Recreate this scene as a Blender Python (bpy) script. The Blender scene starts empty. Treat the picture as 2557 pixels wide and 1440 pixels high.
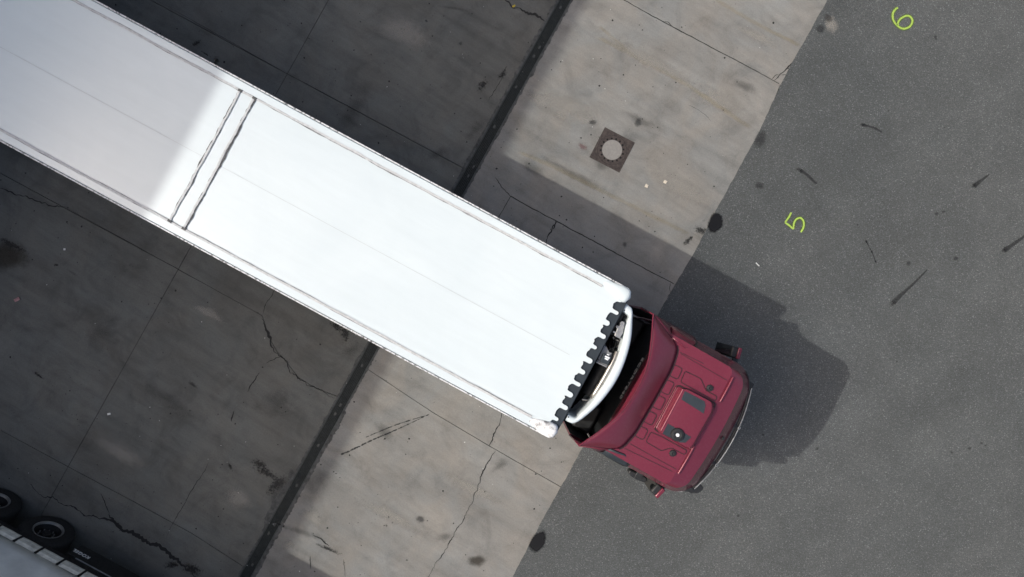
import bpy, bmesh, math, random
from mathutils import Vector, Matrix
from mathutils.geometry import tessellate_polygon

random.seed(11)
scene = bpy.context.scene
col = scene.collection
R = math.radians

# ------------------------------------------------------------------ camera, sky, sun, exposure
CAM_H, F_PX = 13.0, 1476.0            # drone height above the yard, focal length in photo pixels
cam_d = bpy.data.cameras.new('drone_camera')
cam_d.sensor_width = 36.0
cam_d.lens = 36.0 * F_PX / 2557.0
cam_d.clip_start = 0.1
cam_d.clip_end = 3000.0
cam = bpy.data.objects.new('drone_camera', cam_d)
cam.location = (0, 0, CAM_H)
cam.rotation_euler = (0, 0, 0)        # looks straight down
col.objects.link(cam)
scene.camera = cam

SUN_DIR = Vector((1.05, -0.095, -1.0)).normalized()     # the way the light travels
world = bpy.data.worlds.new('World')
scene.world = world
world.use_nodes = True
wn = world.node_tree.nodes
sky = wn.new('ShaderNodeTexSky')
sky.sky_type = 'NISHITA'
sky.sun_disc = False
sky.sun_elevation = math.asin(-SUN_DIR.z)
sky.sun_rotation = math.atan2(-SUN_DIR.x, -SUN_DIR.y)
sky.air_density = 0.9
sky.dust_density = 6.5
sky.ozone_density = 0.0
world.node_tree.links.new(sky.outputs[0], wn['Background'].inputs[0])
wn['Background'].inputs[1].default_value = 0.15

sun_d = bpy.data.lights.new('sun', 'SUN')
sun_d.energy = 2.0
sun_d.angle = R(0.5)
sun_d.color = (1.0, 0.985, 0.93)
sun = bpy.data.objects.new('sun', sun_d)
sun.rotation_euler = SUN_DIR.to_track_quat('-Z', 'Y').to_euler()
sun.location = (-20, 2, 25)
col.objects.link(sun)

vs = scene.view_settings
vs.view_transform = 'Standard'
vs.look = 'None'
vs.gamma = 1.0
vs.exposure = 0.45
vs.use_curve_mapping = False

# ------------------------------------------------------------------ helpers
def P(x, y, z=0.0):
    """photo pixel at height z -> metres on the yard plan"""
    s = (CAM_H - z) / F_PX
    return Vector(((x - 1278.5) * s, -(y - 720.0) * s, z))

class Frame:
    """a plan frame turned by -angle; x forward, y left"""
    def __init__(self, deg, ox=0.0, oy=0.0):
        a = R(deg)
        self.a = a
        self.u = Vector((math.cos(a), -math.sin(a), 0))
        self.v = Vector((math.sin(a), math.cos(a), 0))
        self.o = self.u * ox + self.v * oy
    def loc(self, x, y, z):
        p = P(x, y, z) - self.o
        return (p.dot(self.u), p.dot(self.v), z)
    def w(self, a, b, z=0.0):
        return self.o + self.u * a + self.v * b + Vector((0, 0, z))

def lerp(a, b, t): return a + (b - a) * t
def table(tab, z):
    if z <= tab[0][0]: return tab[0][1:]
    for p, q in zip(tab, tab[1:]):
        if z <= q[0]:
            t = (z - p[0]) / (q[0] - p[0])
            return tuple(lerp(a, b, t) for a, b in zip(p[1:], q[1:]))
    return tab[-1][1:]

def empty(name, label=None, cat=None, group=None, kind=None, loc=(0, 0, 0), rz=0.0):
    o = bpy.data.objects.new(name, None)
    o.empty_display_size = 0.3
    o.location = loc
    o.rotation_euler = (0, 0, rz)
    col.objects.link(o)
    tag(o, label, cat, group, kind)
    return o

def tag(o, label=None, cat=None, group=None, kind=None):
    if label: o['label'] = label
    if cat: o['category'] = cat
    if group: o['group'] = group
    if kind: o['kind'] = kind
    return o

class MB:
    def __init__(self): self.v, self.f, self.fade = [], [], None
    def add(self, verts, faces):
        b = len(self.v)
        self.v += [tuple(p) for p in verts]
        self.f += [tuple(i + b for i in f) for f in faces]
        return self
    def box(self, cx, cy, cz, sx, sy, sz, rz=0.0):
        c, s = math.cos(rz), math.sin(rz)
        vv = []
        for dz in (-.5, .5):
            for dx, dy in ((-.5, -.5), (.5, -.5), (.5, .5), (-.5, .5)):
                x, y = dx * sx, dy * sy
                vv.append((cx + x * c - y * s, cy + x * s + y * c, cz + dz * sz))
        return self.add(vv, [(3, 2, 1, 0), (4, 5, 6, 7), (0, 1, 5, 4), (1, 2, 6, 5), (2, 3, 7, 6), (3, 0, 4, 7)])
    def box2(self, x0, x1, y0, y1, z0, z1):
        return self.box((x0 + x1) / 2, (y0 + y1) / 2, (z0 + z1) / 2, abs(x1 - x0), abs(y1 - y0), abs(z1 - z0))
    def prism(self, poly, z0, z1):
        """vertical prism over a plan outline"""
        area = sum(a[0] * b[1] - b[0] * a[1] for a, b in zip(poly, poly[1:] + poly[:1]))
        if area < 0: poly = poly[::-1]
        n = len(poly)
        vv = [(p[0], p[1], z0) for p in poly] + [(p[0], p[1], z1) for p in poly]
        ff = [tuple(range(n - 1, -1, -1)), tuple(range(n, 2 * n))]
        ff += [(i, (i + 1) % n, n + (i + 1) % n, n + i) for i in range(n)]
        return self.add(vv, ff)
    def sheet(self, poly, z):
        area = sum(a[0] * b[1] - b[0] * a[1] for a, b in zip(poly, poly[1:] + poly[:1]))
        if area < 0: poly = poly[::-1]
        return self.add([(p[0], p[1], z) for p in poly], [tuple(range(len(poly)))])
    def tube(self, pts, r, n=8, cap=True):
        pts = [Vector(p) for p in pts]
        rr = r if isinstance(r, (list, tuple)) else [r] * len(pts)
        rings = []
        for i, p in enumerate(pts):
            t = (pts[min(i + 1, len(pts) - 1)] - pts[max(i - 1, 0)]).normalized()
            up = Vector((0, 0, 1)) if abs(t.z) < .95 else Vector((1, 0, 0))
            a = t.cross(up).normalized(); b = a.cross(t).normalized()
            rings.append([p + (a * math.cos(2 * math.pi * k / n) + b * math.sin(2 * math.pi * k / n)) * rr[i] for k in range(n)])
        vv = [q for r_ in rings for q in r_]
        ff = []
        for i in range(len(rings) - 1):
            for k in range(n):
                k2 = (k + 1) % n
                ff.append((i * n + k, i * n + k2, (i + 1) * n + k2, (i + 1) * n + k))
        if cap:
            ff.append(tuple(range(n - 1, -1, -1)))
            m = (len(rings) - 1) * n
            ff.append(tuple(m + k for k in range(n)))
        return self.add(vv, ff)
    def lathe(self, prof, cx=0, cy=0, cz=0, n=32, axis='Y'):
        """profile of (radius, along-axis)"""
        vv, ff = [], []
        m = len(prof)
        for k in range(n):
            a = 2 * math.pi * k / n
            for r, h in prof:
                p = (r * math.cos(a), h, r * math.sin(a)) if axis == 'Y' else (r * math.cos(a), r * math.sin(a), h)
                vv.append((cx + p[0], cy + p[1], cz + p[2]))
        for k in range(n):
            k2 = (k + 1) % n
            for i in range(m - 1):
                q = (k * m + i, k * m + i + 1, k2 * m + i + 1, k2 * m + i)
                ff.append(q)
        return self.add(vv, ff)
    def grid(self, rows):
        m = len(rows[0])
        vv = [p for r_ in rows for p in r_]
        ff = [(i * m + j, i * m + j + 1, (i + 1) * m + j + 1, (i + 1) * m + j) for i in range(len(rows) - 1) for j in range(m - 1)]
        return self.add(vv, ff)
    def build(self, name, mat, parent=None, smooth=None, bevel=0, seg=2, solid=0, solid_off=-1, fix=True):
        me = bpy.data.meshes.new(name)
        me.from_pydata(self.v, [], self.f)
        if fix:
            bm = bmesh.new(); bm.from_mesh(me)
            bmesh.ops.remove_doubles(bm, verts=bm.verts, dist=1e-5)
            bmesh.ops.recalc_face_normals(bm, faces=bm.faces)
            bm.to_mesh(me); bm.free()
        me.materials.append(mat)
        if smooth is not None:
            me.polygons.foreach_set('use_smooth', [True] * len(me.polygons))
            me.set_sharp_from_angle(angle=R(smooth))
        o = bpy.data.objects.new(name, me)
        col.objects.link(o)
        if parent: o.parent = parent
        if solid:
            m = o.modifiers.new('thickness', 'SOLIDIFY'); m.thickness = solid; m.offset = solid_off
        if bevel:
            m = o.modifiers.new('edge', 'BEVEL'); m.width = bevel; m.segments = seg; m.limit_method = 'ANGLE'; m.angle_limit = R(35)
            m.harden_normals = False
            if smooth is None:
                me.polygons.foreach_set('use_smooth', [True] * len(me.polygons))
                me.set_sharp_from_angle(angle=R(35))
        return o

def copy_tree(o, parent=None):
    c = o.copy(); col.objects.link(c); c.parent = parent
    for ch in list(o.children): copy_tree(ch, c)
    return c

def text_mesh(body, size, bold=0.0, extrude=0.002):
    cu = bpy.data.curves.new('letters', 'FONT')
    cu.body = body; cu.size = size; cu.align_x = 'CENTER'; cu.align_y = 'CENTER'
    cu.offset = bold; cu.extrude = extrude; cu.space_character = 1.12
    ob = bpy.data.objects.new('letters', cu)
    col.objects.link(ob)
    dg = bpy.context.evaluated_depsgraph_get()
    me = bpy.data.meshes.new_from_object(ob.evaluated_get(dg))
    bpy.data.objects.remove(ob); bpy.data.curves.remove(cu)
    return me

# ------------------------------------------------------------------ materials
def nt(name):
    m = bpy.data.materials.new(name); m.use_nodes = True
    t = m.node_tree
    return m, t, t.nodes['Principled BSDF']
def node(t, kind, **kw):
    n = t.nodes.new(kind)
    for k, v in kw.items(): setattr(n, k, v)
    return n
def noise(t, scale, detail=4, rough=.55, vec=None, dist=0.0):
    n = node(t, 'ShaderNodeTexNoise')
    n.inputs['Scale'].default_value = scale; n.inputs['Detail'].default_value = detail
    n.inputs['Roughness'].default_value = rough; n.inputs['Distortion'].default_value = dist
    if vec: t.links.new(vec, n.inputs['Vector'])
    return n.outputs['Fac']
def ramp(t, fac, stops, interp='LINEAR'):
    r = node(t, 'ShaderNodeValToRGB'); r.color_ramp.interpolation = interp
    e = r.color_ramp.elements
    while len(e) < len(stops): e.new(.5)
    for el, (p, c) in zip(e, stops):
        el.position = p
        el.color = (c, c, c, 1) if not isinstance(c, tuple) else (*c[:3], 1)
    t.links.new(fac, r.inputs['Fac'])
    return r.outputs['Color']
def mixc(t, fac, a, b, mode='MIX'):
    m = node(t, 'ShaderNodeMix', data_type='RGBA', blend_type=mode)
    for s, val in ((0, fac), (6, a), (7, b)):
        if isinstance(val, bpy.types.NodeSocket): t.links.new(val, m.inputs[s])
        elif s == 0: m.inputs[0].default_value = val
        else: m.inputs[s].default_value = (*val[:3], 1)
    return m.outputs[2]
def math_n(t, op, a, b=None, c=None, clamp=False):
    m = node(t, 'ShaderNodeMath', operation=op); m.use_clamp = clamp
    for i, v in enumerate((a, b, c)):
        if v is None: continue
        if isinstance(v, bpy.types.NodeSocket): t.links.new(v, m.inputs[i])
        else: m.inputs[i].default_value = v
    return m.outputs[0]
def plan_vec(t, rot_deg=0.0, stretch=(1, 1, 1)):
    """world position turned into the yard's axes and stretched"""
    g = node(t, 'ShaderNodeNewGeometry')
    mp = node(t, 'ShaderNodeMapping')
    mp.inputs['Rotation'].default_value = (0, 0, R(rot_deg))
    t.links.new(g.outputs['Position'], mp.inputs['Vector'])
    mp2 = node(t, 'ShaderNodeMapping')
    mp2.inputs['Scale'].default_value = stretch
    t.links.new(mp.outputs[0], mp2.inputs['Vector'])
    return mp2.outputs[0]
def bump(t, bs, h, strength=.3, dist=.01):
    b = node(t, 'ShaderNodeBump'); b.inputs['Strength'].default_value = strength; b.inputs['Distance'].default_value = dist
    t.links.new(h, b.inputs['Height']); t.links.new(b.outputs[0], bs.inputs['Normal'])

def plain(name, colr, rough=.5, metal=0.0, coat=0.0, vary=.12, nscale=9.0, spec=.5, bumps=0.0):
    m, t, b = nt(name)
    tc = node(t, 'ShaderNodeTexCoord').outputs['Object']
    n = noise(t, nscale, 5, .6, tc)
    lo = tuple(c * (1 - vary) for c in colr); hi = tuple(min(1, c * (1 + vary)) for c in colr)
    t.links.new(ramp(t, n, [(.3, lo), (.7, hi)]), b.inputs['Base Color'])
    t.links.new(ramp(t, noise(t, nscale * 2.3, 3, .5, tc), [(.3, max(0, rough - .07)), (.7, min(1, rough + .07))]), b.inputs['Roughness'])
    b.inputs['Metallic'].default_value = metal
    b.inputs['Coat Weight'].default_value = coat
    b.inputs['Coat Roughness'].default_value = .06
    b.inputs['Specular IOR Level'].default_value = spec
    if bumps: bump(t, b, noise(t, nscale * 8, 3, .6, tc), bumps, .004)
    return m

YARD = 28.4
def concrete(name, base, contrast=1.0, warm=1.0):
    m, t, b = nt(name)
    flat = plan_vec(t, YARD)
    streak = plan_vec(t, YARD, (.10, 1.0, 1.0))
    streak2 = plan_vec(t, YARD + 9, (.16, 1.0, 1.0))
    big = noise(t, .33, 6, .62, flat, .6)
    mid = noise(t, 1.5, 7, .66, flat, .8)
    st = noise(t, 2.6, 6, .62, streak, .3)
    st2 = noise(t, 7.0, 5, .6, streak2, .2)
    fine = noise(t, 34, 4, .7, flat)
    grit = noise(t, 130, 2, .6, flat)
    def sc(k): return tuple(c * k for c in base)
    c1 = ramp(t, big, [(.25, sc(1 - .26 * contrast)), (.5, sc(1.0)), (.75, sc(1 + .16 * contrast))])
    f2 = ramp(t, mid, [(.25, 1 - .34 * contrast), (.5, 1.0), (.78, 1 + .20 * contrast)])
    f3 = ramp(t, st, [(.28, 1 - .19 * contrast), (.5, 1.0), (.75, 1 + .12 * contrast)])
    f4 = ramp(t, st2, [(.3, 1 - .10 * contrast), (.55, 1.0), (.8, 1 + .08 * contrast)])
    f5 = ramp(t, fine, [(.25, .82), (.5, 1.0), (.8, 1.15)])
    f6 = ramp(t, grit, [(.25, .88), (.5, 1.0), (.8, 1.10)])
    c = c1
    for f in (f2, f3, f4, f5, f6): c = mixc(t, 1.0, c, f, 'MULTIPLY')
    # warm and cool patches, rubber marks, pits
    tint = ramp(t, noise(t, .8, 5, .6, flat, 1.0), [(.35, (.97, 1.0, 1.02)), (.65, (1.0 + .045 * warm, 1.0, 1.0 - .05 * warm))])
    c = mixc(t, 1.0, c, tint, 'MULTIPLY')
    rub = ramp(t, noise(t, 1.1, 6, .75, plan_vec(t, YARD + 3, (.22, 1, 1)), .5), [(.60, 0.0), (.78, 1.0)])
    c = mixc(t, math_n(t, 'MULTIPLY', rub, .38 * contrast), c, tuple(x * .42 for x in base))
    vor = node(t, 'ShaderNodeTexVoronoi'); vor.inputs['Scale'].default_value = 5.5
    t.links.new(flat, vor.inputs['Vector'])
    pit = ramp(t, vor.outputs['Distance'], [(.05, 1.0), (.085, 0.0)])
    pick = ramp(t, noise(t, 1.9, 3, .5, flat), [(.5, 0.0), (.62, 1.0)])
    c = mixc(t, math_n(t, 'MULTIPLY', math_n(t, 'MULTIPLY', pit, pick), .6), c, tuple(x * .25 for x in base))
    t.links.new(c, b.inputs['Base Color'])
    t.links.new(ramp(t, mid, [(.3, .72), (.7, .9)]), b.inputs['Roughness'])
    b.inputs['Specular IOR Level'].default_value = .3
    bump(t, b, math_n(t, 'ADD', fine, math_n(t, 'MULTIPLY', grit, .6)), .25, .006)
    return m

def asphalt():
    m, t, b = nt('asphalt')
    flat = plan_vec(t, YARD)
    big = noise(t, .22, 5, .6, flat, .5)
    mid = noise(t, 1.3, 6, .6, flat, .6)
    swirl = noise(t, .9, 5, .6, plan_vec(t, -35, (.16, 1, 1)), .4)
    fine = noise(t, 46, 3, .75, flat)
    vor = node(t, 'ShaderNodeTexVoronoi'); vor.inputs['Scale'].default_value = 62
    t.links.new(flat, vor.inputs['Vector'])
    wn_ = node(t, 'ShaderNodeSeparateColor'); t.links.new(vor.outputs['Color'], wn_.inputs[0])
    c = ramp(t, big, [(.3, (.063, .069, .069)), (.7, (.088, .093, .092))])
    c = mixc(t, 1.0, c, ramp(t, mid, [(.3, .92), (.7, 1.07)]), 'MULTIPLY')
    c = mixc(t, 1.0, c, ramp(t, swirl, [(.3, .92), (.7, 1.08)]), 'MULTIPLY')
    c = mixc(t, 1.0, c, ramp(t, fine, [(.25, .62), (.5, 1.0), (.75, 1.42)]), 'MULTIPLY')
    stone = ramp(t, wn_.outputs[0], [(.0, .78), (.45, .96), (.86, 1.06), (.95, 1.45), (1.0, 2.2)])
    c = mixc(t, 1.0, c, stone, 'MULTIPLY')
    t.links.new(c, b.inputs['Base Color'])
    b.inputs['Roughness'].default_value = .85
    b.inputs['Specular IOR Level'].default_value = .35
    bump(t, b, math_n(t, 'ADD', fine, math_n(t, 'MULTIPLY', vor.outputs['Distance'], 1.2)), .7, .012)
    return m

def decal(name, colr, alpha=.9, lo=.25, hi=.6, amp=.6, nscale=14.0, rough=.7, stretch=(1, 1, 1), coat=0.0):
    """worn print / stain: coverage from a painted-in 'fade' attribute, broken by noise"""
    m, t, b = nt(name)
    at = node(t, 'ShaderNodeAttribute', attribute_name='fade')
    fl = plan_vec(t, YARD, stretch)
    n = noise(t, nscale, 6, .68, fl, .4)
    s = math_n(t, 'ADD', at.outputs['Fac'], math_n(t, 'MULTIPLY', math_n(t, 'SUBTRACT', n, .5), amp))
    mr = node(t, 'ShaderNodeMapRange', interpolation_type='SMOOTHSTEP')
    mr.inputs['From Min'].default_value = lo; mr.inputs['From Max'].default_value = hi
    mr.inputs['To Min'].default_value = 0; mr.inputs['To Max'].default_value = alpha
    t.links.new(s, mr.inputs['Value'])
    edge = math_n(t, 'MULTIPLY', mr.outputs[0], math_n(t, 'GREATER_THAN', at.outputs['Fac'], .004))
    t.links.new(edge, b.inputs['Alpha'])
    t.links.new(ramp(t, noise(t, 40, 4, .6, fl), [(.3, tuple(c * .8 for c in colr)), (.7, tuple(c * 1.2 for c in colr))]), b.inputs['Base Color'])
    b.inputs['Roughness'].default_value = rough
    b.inputs['Coat Weight'].default_value = coat
    b.inputs['Specular IOR Level'].default_value = .3
    return m

def white_skin():
    m, t, b = nt('white_gelcoat')
    tc = node(t, 'ShaderNodeTexCoord').outputs['Object']
    c = ramp(t, noise(t, .7, 5, .6, tc, .5), [(.3, (.545, .610, .628)), (.7, (.585, .645, .658))])
    mp = node(t, 'ShaderNodeMapping'); mp.inputs['Scale'].default_value = (.25, 2.2, 1)
    t.links.new(tc, mp.inputs['Vector'])
    c = mixc(t, 1.0, c, ramp(t, noise(t, 3.0, 6, .65, mp.outputs[0], .4), [(.3, .97), (.7, 1.01)]), 'MULTIPLY')
    t.links.new(c, b.inputs['Base Color'])
    b.inputs['Roughness'].default_value = .27
    b.inputs['Specular IOR Level'].default_value = .5
    return m
def dirty_edge():
    m, t, b = nt('rail_with_grime')
    tc = node(t, 'ShaderNodeTexCoord').outputs['Object']
    mp = node(t, 'ShaderNodeMapping'); mp.inputs['Scale'].default_value = (1.0, .45, 1)
    t.links.new(tc, mp.inputs['Vector'])
    n = noise(t, 22, 5, .75, mp.outputs[0])
    s = ramp(t, n, [(.49, 0.0), (.58, .9)])
    patch = ramp(t, noise(t, 1.6, 3, .5, tc), [(.35, .35), (.6, 1.0)])
    c = mixc(t, math_n(t, 'MULTIPLY', s, patch), (.62, .63, .63), (.035, .035, .035))
    t.links.new(c, b.inputs['Base Color']); b.inputs['Roughness'].default_value = .6
    return m
def grimy_white():
    m, t, b = nt('grimy_white_cap')
    tc = node(t, 'ShaderNodeTexCoord').outputs['Object']
    n = noise(t, 9, 6, .72, tc, .6)
    c = ramp(t, n, [(.38, (.20, .20, .20)), (.47, (.50, .50, .50)), (.56, (.72, .73, .73))])
    t.links.new(c, b.inputs['Base Color']); b.inputs['Roughness'].default_value = .6
    return m
def car_paint():
    m, t, b = nt('claret_metallic_paint')
    tc = node(t, 'ShaderNodeTexCoord').outputs['Object']
    c = ramp(t, noise(t, 2.2, 5, .6, tc, .3), [(.3, (.146, .0200, .0370)), (.7, (.164, .0235, .0425))])
    dust = ramp(t, noise(t, 26, 5, .7, tc), [(.5, 0.0), (.8, .10)])
    c = mixc(t, dust, c, (.22, .19, .18))
    t.links.new(c, b.inputs['Base Color'])
    b.inputs['Metallic'].default_value = .18
    b.inputs['Roughness'].default_value = .27
    b.inputs['Coat Weight'].default_value = .30
    b.inputs['Coat Roughness'].default_value = .14
    return m

M = {}
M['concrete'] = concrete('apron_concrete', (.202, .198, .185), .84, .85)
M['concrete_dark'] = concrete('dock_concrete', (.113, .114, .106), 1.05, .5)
M['asphalt'] = asphalt()
M['soil'] = plain('sub_base', (.02, .02, .019), .95)
M['crack'] = plain('crack_fill', (.012, .012, .012), .9, nscale=30)
M['seal'] = plain('joint_bitumen', (.022, .022, .021), .85, nscale=30)
M['mortar'] = plain('drain_mortar', (.060, .062, .060), .9, vary=.6, nscale=9, bumps=.5)
M['iron'] = plain('grate_iron', (.042, .050, .050), .6, .3, vary=.35)
M['iron_worn'] = plain('worn_iron', (.055, .06, .058), .6, .3, vary=.3)
M['trough'] = plain('drain_trough', (.004, .004, .004), .9)
M['cast'] = plain('cast_iron_rust', (.056, .044, .040), .75, .2, vary=.45, nscale=14, bumps=.5)
M['infill'] = plain('cover_infill', (.215, .205, .19), .85, vary=.12, nscale=18, bumps=.3)
M['hole'] = plain('hole_dark', (.002, .002, .002), .9)
M['white'] = white_skin()
M['rail'] = dirty_edge()
M['cap'] = grimy_white()
M['sealant'] = plain('grey_sealant', (.47, .48, .48), .7, vary=.16, nscale=22)
M['sealant_dirt'] = plain('sealant_grime', (.075, .075, .075), .8, vary=.6, nscale=16)
M['centre'] = plain('centre_joint', (.42, .46, .47), .6, vary=.1)
M['seam_dirt'] = plain('seam_grime', (.24, .245, .25), .8, vary=.6, nscale=6)
M['slate'] = plain('anthracite_plate', (.022, .030, .038), .65, vary=.18, nscale=5, spec=.35)
M['black'] = plain('black_plastic', (.012, .013, .014), .55, vary=.3)
M['rubber'] = plain('tyre_rubber', (.011, .011, .011), .85, vary=.3, nscale=16, bumps=.3)
M['alu'] = plain('dull_aluminium', (.40, .40, .39), .45, .8, vary=.2)
M['pipe'] = plain('steel_pipe', (.36, .34, .31), .38, .85, vary=.3, nscale=7)
M['chrome'] = plain('bright_trim', (.26, .265, .265), .5, .6, vary=.3)
M['greyplate'] = plain('grey_painted_bracket', (.20, .21, .22), .5, vary=.1)
M['labelw'] = plain('white_sticker', (.72, .73, .75), .5, vary=.05)
M['red'] = car_paint()
M['seam'] = plain('dark_red_seam', (.020, .0035, .006), .6, vary=.2)
M['glass'] = plain('dark_glass', (.010, .012, .013), .08, 0, .5, vary=.1)
M['steel'] = plain('chassis_steel', (.014, .014, .015), .6, .2, vary=.4)
M['lamp'] = plain('lamp_lens', (.5, .5, .48), .15, vary=.1)
M['amber'] = plain('amber_lens', (.45, .14, .02), .2, vary=.1)
M['curtain'] = plain('grey_tarpaulin', (.74, .75, .72), .6, vary=.14, nscale=2.5, bumps=.15)
M['hem'] = plain('cream_hem_webbing', (.60, .59, .52), .75, vary=.25, nscale=8)
M['strap'] = plain('black_strap', (.010, .010, .010), .7, vary=.3)
M['print'] = plain('white_lettering', (.62, .63, .63), .5, vary=.06)
M['darkletter'] = plain('dark_chrome_lettering', (.55, .53, .50), .5, .0, vary=.1)
M['wall'] = plain('warehouse_cladding', (.36, .37, .38), .5, vary=.06, nscale=1.5)
M['roof'] = plain('warehouse_roof', (.22, .22, .22), .8, vary=.15, nscale=.7)
M['door'] = plain('dock_door', (.45, .46, .46), .5, vary=.05)
M['card'] = plain('cream_card', (.55, .49, .40), .7, vary=.06)
M['scrapw'] = plain('white_scrap', (.60, .60, .58), .7, vary=.06)
M['pink'] = plain('pink_rag', (.36, .20, .20), .8, vary=.25, nscale=30)
M['yellowbit'] = plain('yellow_scrap', (.42, .33, .03), .7, vary=.2)
D = {
    'oil': decal('oil_patch', (.0035, .0035, .0040), .96, .16, .46, .40, 20, .55, coat=.0),
    'damp': decal('old_oil_patch', (.028, .029, .030), .48, .18, .75, .6, 14),
    'streak': decal('drip_streak', (.024, .025, .025), .58, .30, .90, 1.0, 24),
    'skid': decal('rubber_skid', (.028, .028, .028), .80, .68, .98, 1.7, 15),
    'grime': decal('grime', (.024, .024, .023), .78, .45, .90, 1.6, 20),
    'soft': decal('soft_grime', (.045, .045, .043), .32, .25, 1.05, 1.1, 4),
    'brown': decal('brown_stain', (.030, .024, .016), .6, .25, .8, .6, 6),
    'dust': decal('pale_dust', (.30, .285, .255), .50, .25, .85, .9, 8),
    'pink': decal('pink_stain', (.20, .10, .10), .45, .3, .8, .9, 20),
    'yellow': decal('worn_yellow_line', (.33, .26, .13), .18, .35, 1.1, 1.3, 9, stretch=(.35, 1, 1)),
    'spray': decal('spray_paint', (.32, .45, .09), .88, .25, .85, .9, 55, .7),
    'sprayhaze': decal('spray_overspray', (.13, .21, .03), .55, .35, 1.0, .5, 60, .7),
}

# ------------------------------------------------------------------ ground geometry helpers
def resample(pts, step):
    out = []
    for a, b in zip(pts, pts[1:]):
        a, b = Vector(a), Vector(b)
        n = max(1, int((b - a).length / step))
        out += [a + (b - a) * (i / n) for i in range(n)]
    out.append(Vector(pts[-1]))
    return out
def smooth_path(pts, n=6):
    """Catmull-Rom through points"""
    pts = [Vector(p) for p in pts]
    q = [pts[0] * 2 - pts[1]] + pts + [pts[-1] * 2 - pts[-2]]
    out = []
    for i in range(1, len(q) - 2):
        for k in range(n):
            t = k / n
            out.append(.5 * ((2 * q[i]) + (q[i + 1] - q[i - 1]) * t + (2 * q[i - 1] - 5 * q[i] + 4 * q[i + 1] - q[i + 2]) * t * t + (3 * q[i] - q[i - 1] - 3 * q[i + 1] + q[i + 2]) * t ** 3))
    out.append(pts[-1])
    return out
def px_path(pts, z=0.0): return [P(x, y, z) for x, y in pts]

def crack(name, pts, wpx, z, parent, mat='crack', jit=.5, step=.045, label=None, taper=True):
    """ragged strip following a crack"""
    w = wpx * CAM_H / F_PX
    path = resample(px_path(pts), step)
    mb = MB(); n = len(path)
    L, Rr = [], []
    ww = 1.0; off = 0.0
    for i, p in enumerate(path):
        t = (path[min(i + 1, n - 1)] - path[max(i - 1, 0)]).normalized()
        s = Vector((-t.y, t.x, 0))
        ww = min(2.1, max(.35, ww + random.uniform(-.38, .38) * jit * 1.6)); off = .7 * off + random.uniform(-1, 1) * w * jit * 1.35
        k = ww
        if taper: k *= min(1.0, .25 + 4 * min(i, n - 1 - i) / n)
        L.append((*(p + s * (off + w * .5 * k * random.uniform(.8, 1.3))).xy, z))
        Rr.append((*(p + s * (off - w * .5 * k * random.uniform(.8, 1.3))).xy, z))
    mb.grid([L, Rr])
    o = mb.build(name, M[mat], parent, fix=False)
    if label: o['label'] = label
    return o

def set_fade(o, fade):
    a = o.data.attributes.new('fade', 'FLOAT', 'POINT')
    a.data.foreach_set('value', fade)

def blot(name, x, y, rx, ry, rot, z, parent, mat, label=None, rag=.18):
    """irregular stain disc in photo pixels"""
    c = P(x, y); k = CAM_H / F_PX
    ca, sa = math.cos(R(rot)), math.sin(R(rot))
    n, rings = 28, 5
    ph = [random.uniform(0, 6.28) for _ in range(4)]
    v, fd, f = [(c.x, c.y, z)], [1.0], []
    for j in range(1, rings + 1):
        for i in range(n):
            a = 2 * math.pi * i / n
            rr = (1 + rag * (math.sin(2 * a + ph[0]) * .5 + math.sin(3 * a + ph[1]) * .4 + math.sin(5 * a + ph[2]) * .25)) * j / rings
            dx, dy = rx * k * rr * math.cos(a), ry * k * rr * math.sin(a)
            v.append((c.x + dx * ca - dy * sa, c.y + dx * sa + dy * ca, z)); fd.append(1 - j / rings)
    for i in range(n): f.append((0, 1 + i, 1 + (i + 1) % n))
    for j in range(rings - 1):
        for i in range(n):
            f.append((1 + j * n + i, 1 + (j + 1) * n + i, 1 + (j + 1) * n + (i + 1) % n, 1 + j * n + (i + 1) % n))
    mb = MB(); mb.v, mb.f = v, f
    o = mb.build(name, D[mat], parent, fix=False)
    set_fade(o, fd)
    if label: o['label'] = label
    return o

def ribbon(name, pts, wpx, z, parent, mat, label=None, widths=None, curve=True, endfade=.06):
    path = px_path(pts)
    if curve and len(path) > 2: path = smooth_path(path, 8)
    else: path = resample(path, .12)
    w = wpx * CAM_H / F_PX
    n = len(path); rows, fd = [], []
    offs = (-1, -.55, 0, .55, 1); fo = (0, .75, 1, .75, 0)
    for i, p in enumerate(path):
        t = (path[min(i + 1, n - 1)] - path[max(i - 1, 0)]).normalized()
        s = Vector((-t.y, t.x, 0))
        k = 1.0
        if widths:
            q = i / (n - 1) * (len(widths) - 1); j = min(int(q), len(widths) - 2); k = lerp(widths[j], widths[j + 1], q - j)
        e = min(1.0, min(i, n - 1 - i) / max(1, endfade * n) + .0) if endfade else 1.0
        rows.append([(p.x + s.x * w * .5 * k * o_, p.y + s.y * w * .5 * k * o_, z) for o_ in offs])
        fd += [f_ * e for f_ in fo]
    mb = MB().grid(rows)
    o = mb.build(name, D[mat], parent, fix=False)
    set_fade(o, fd)
    if label: o['label'] = label
    return o

# ------------------------------------------------------------------ ground, asphalt, concrete apron
YF = Frame(YARD)
ground = MB().add([(-900, -900, -.45), (900, -900, -.45), (900, 900, -.45), (-900, 900, -.45)], [(0, 1, 2, 3)]).build('ground', M['soil'], fix=False)
tag(ground, kind='structure', label='dark sub-base under the whole yard')

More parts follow.
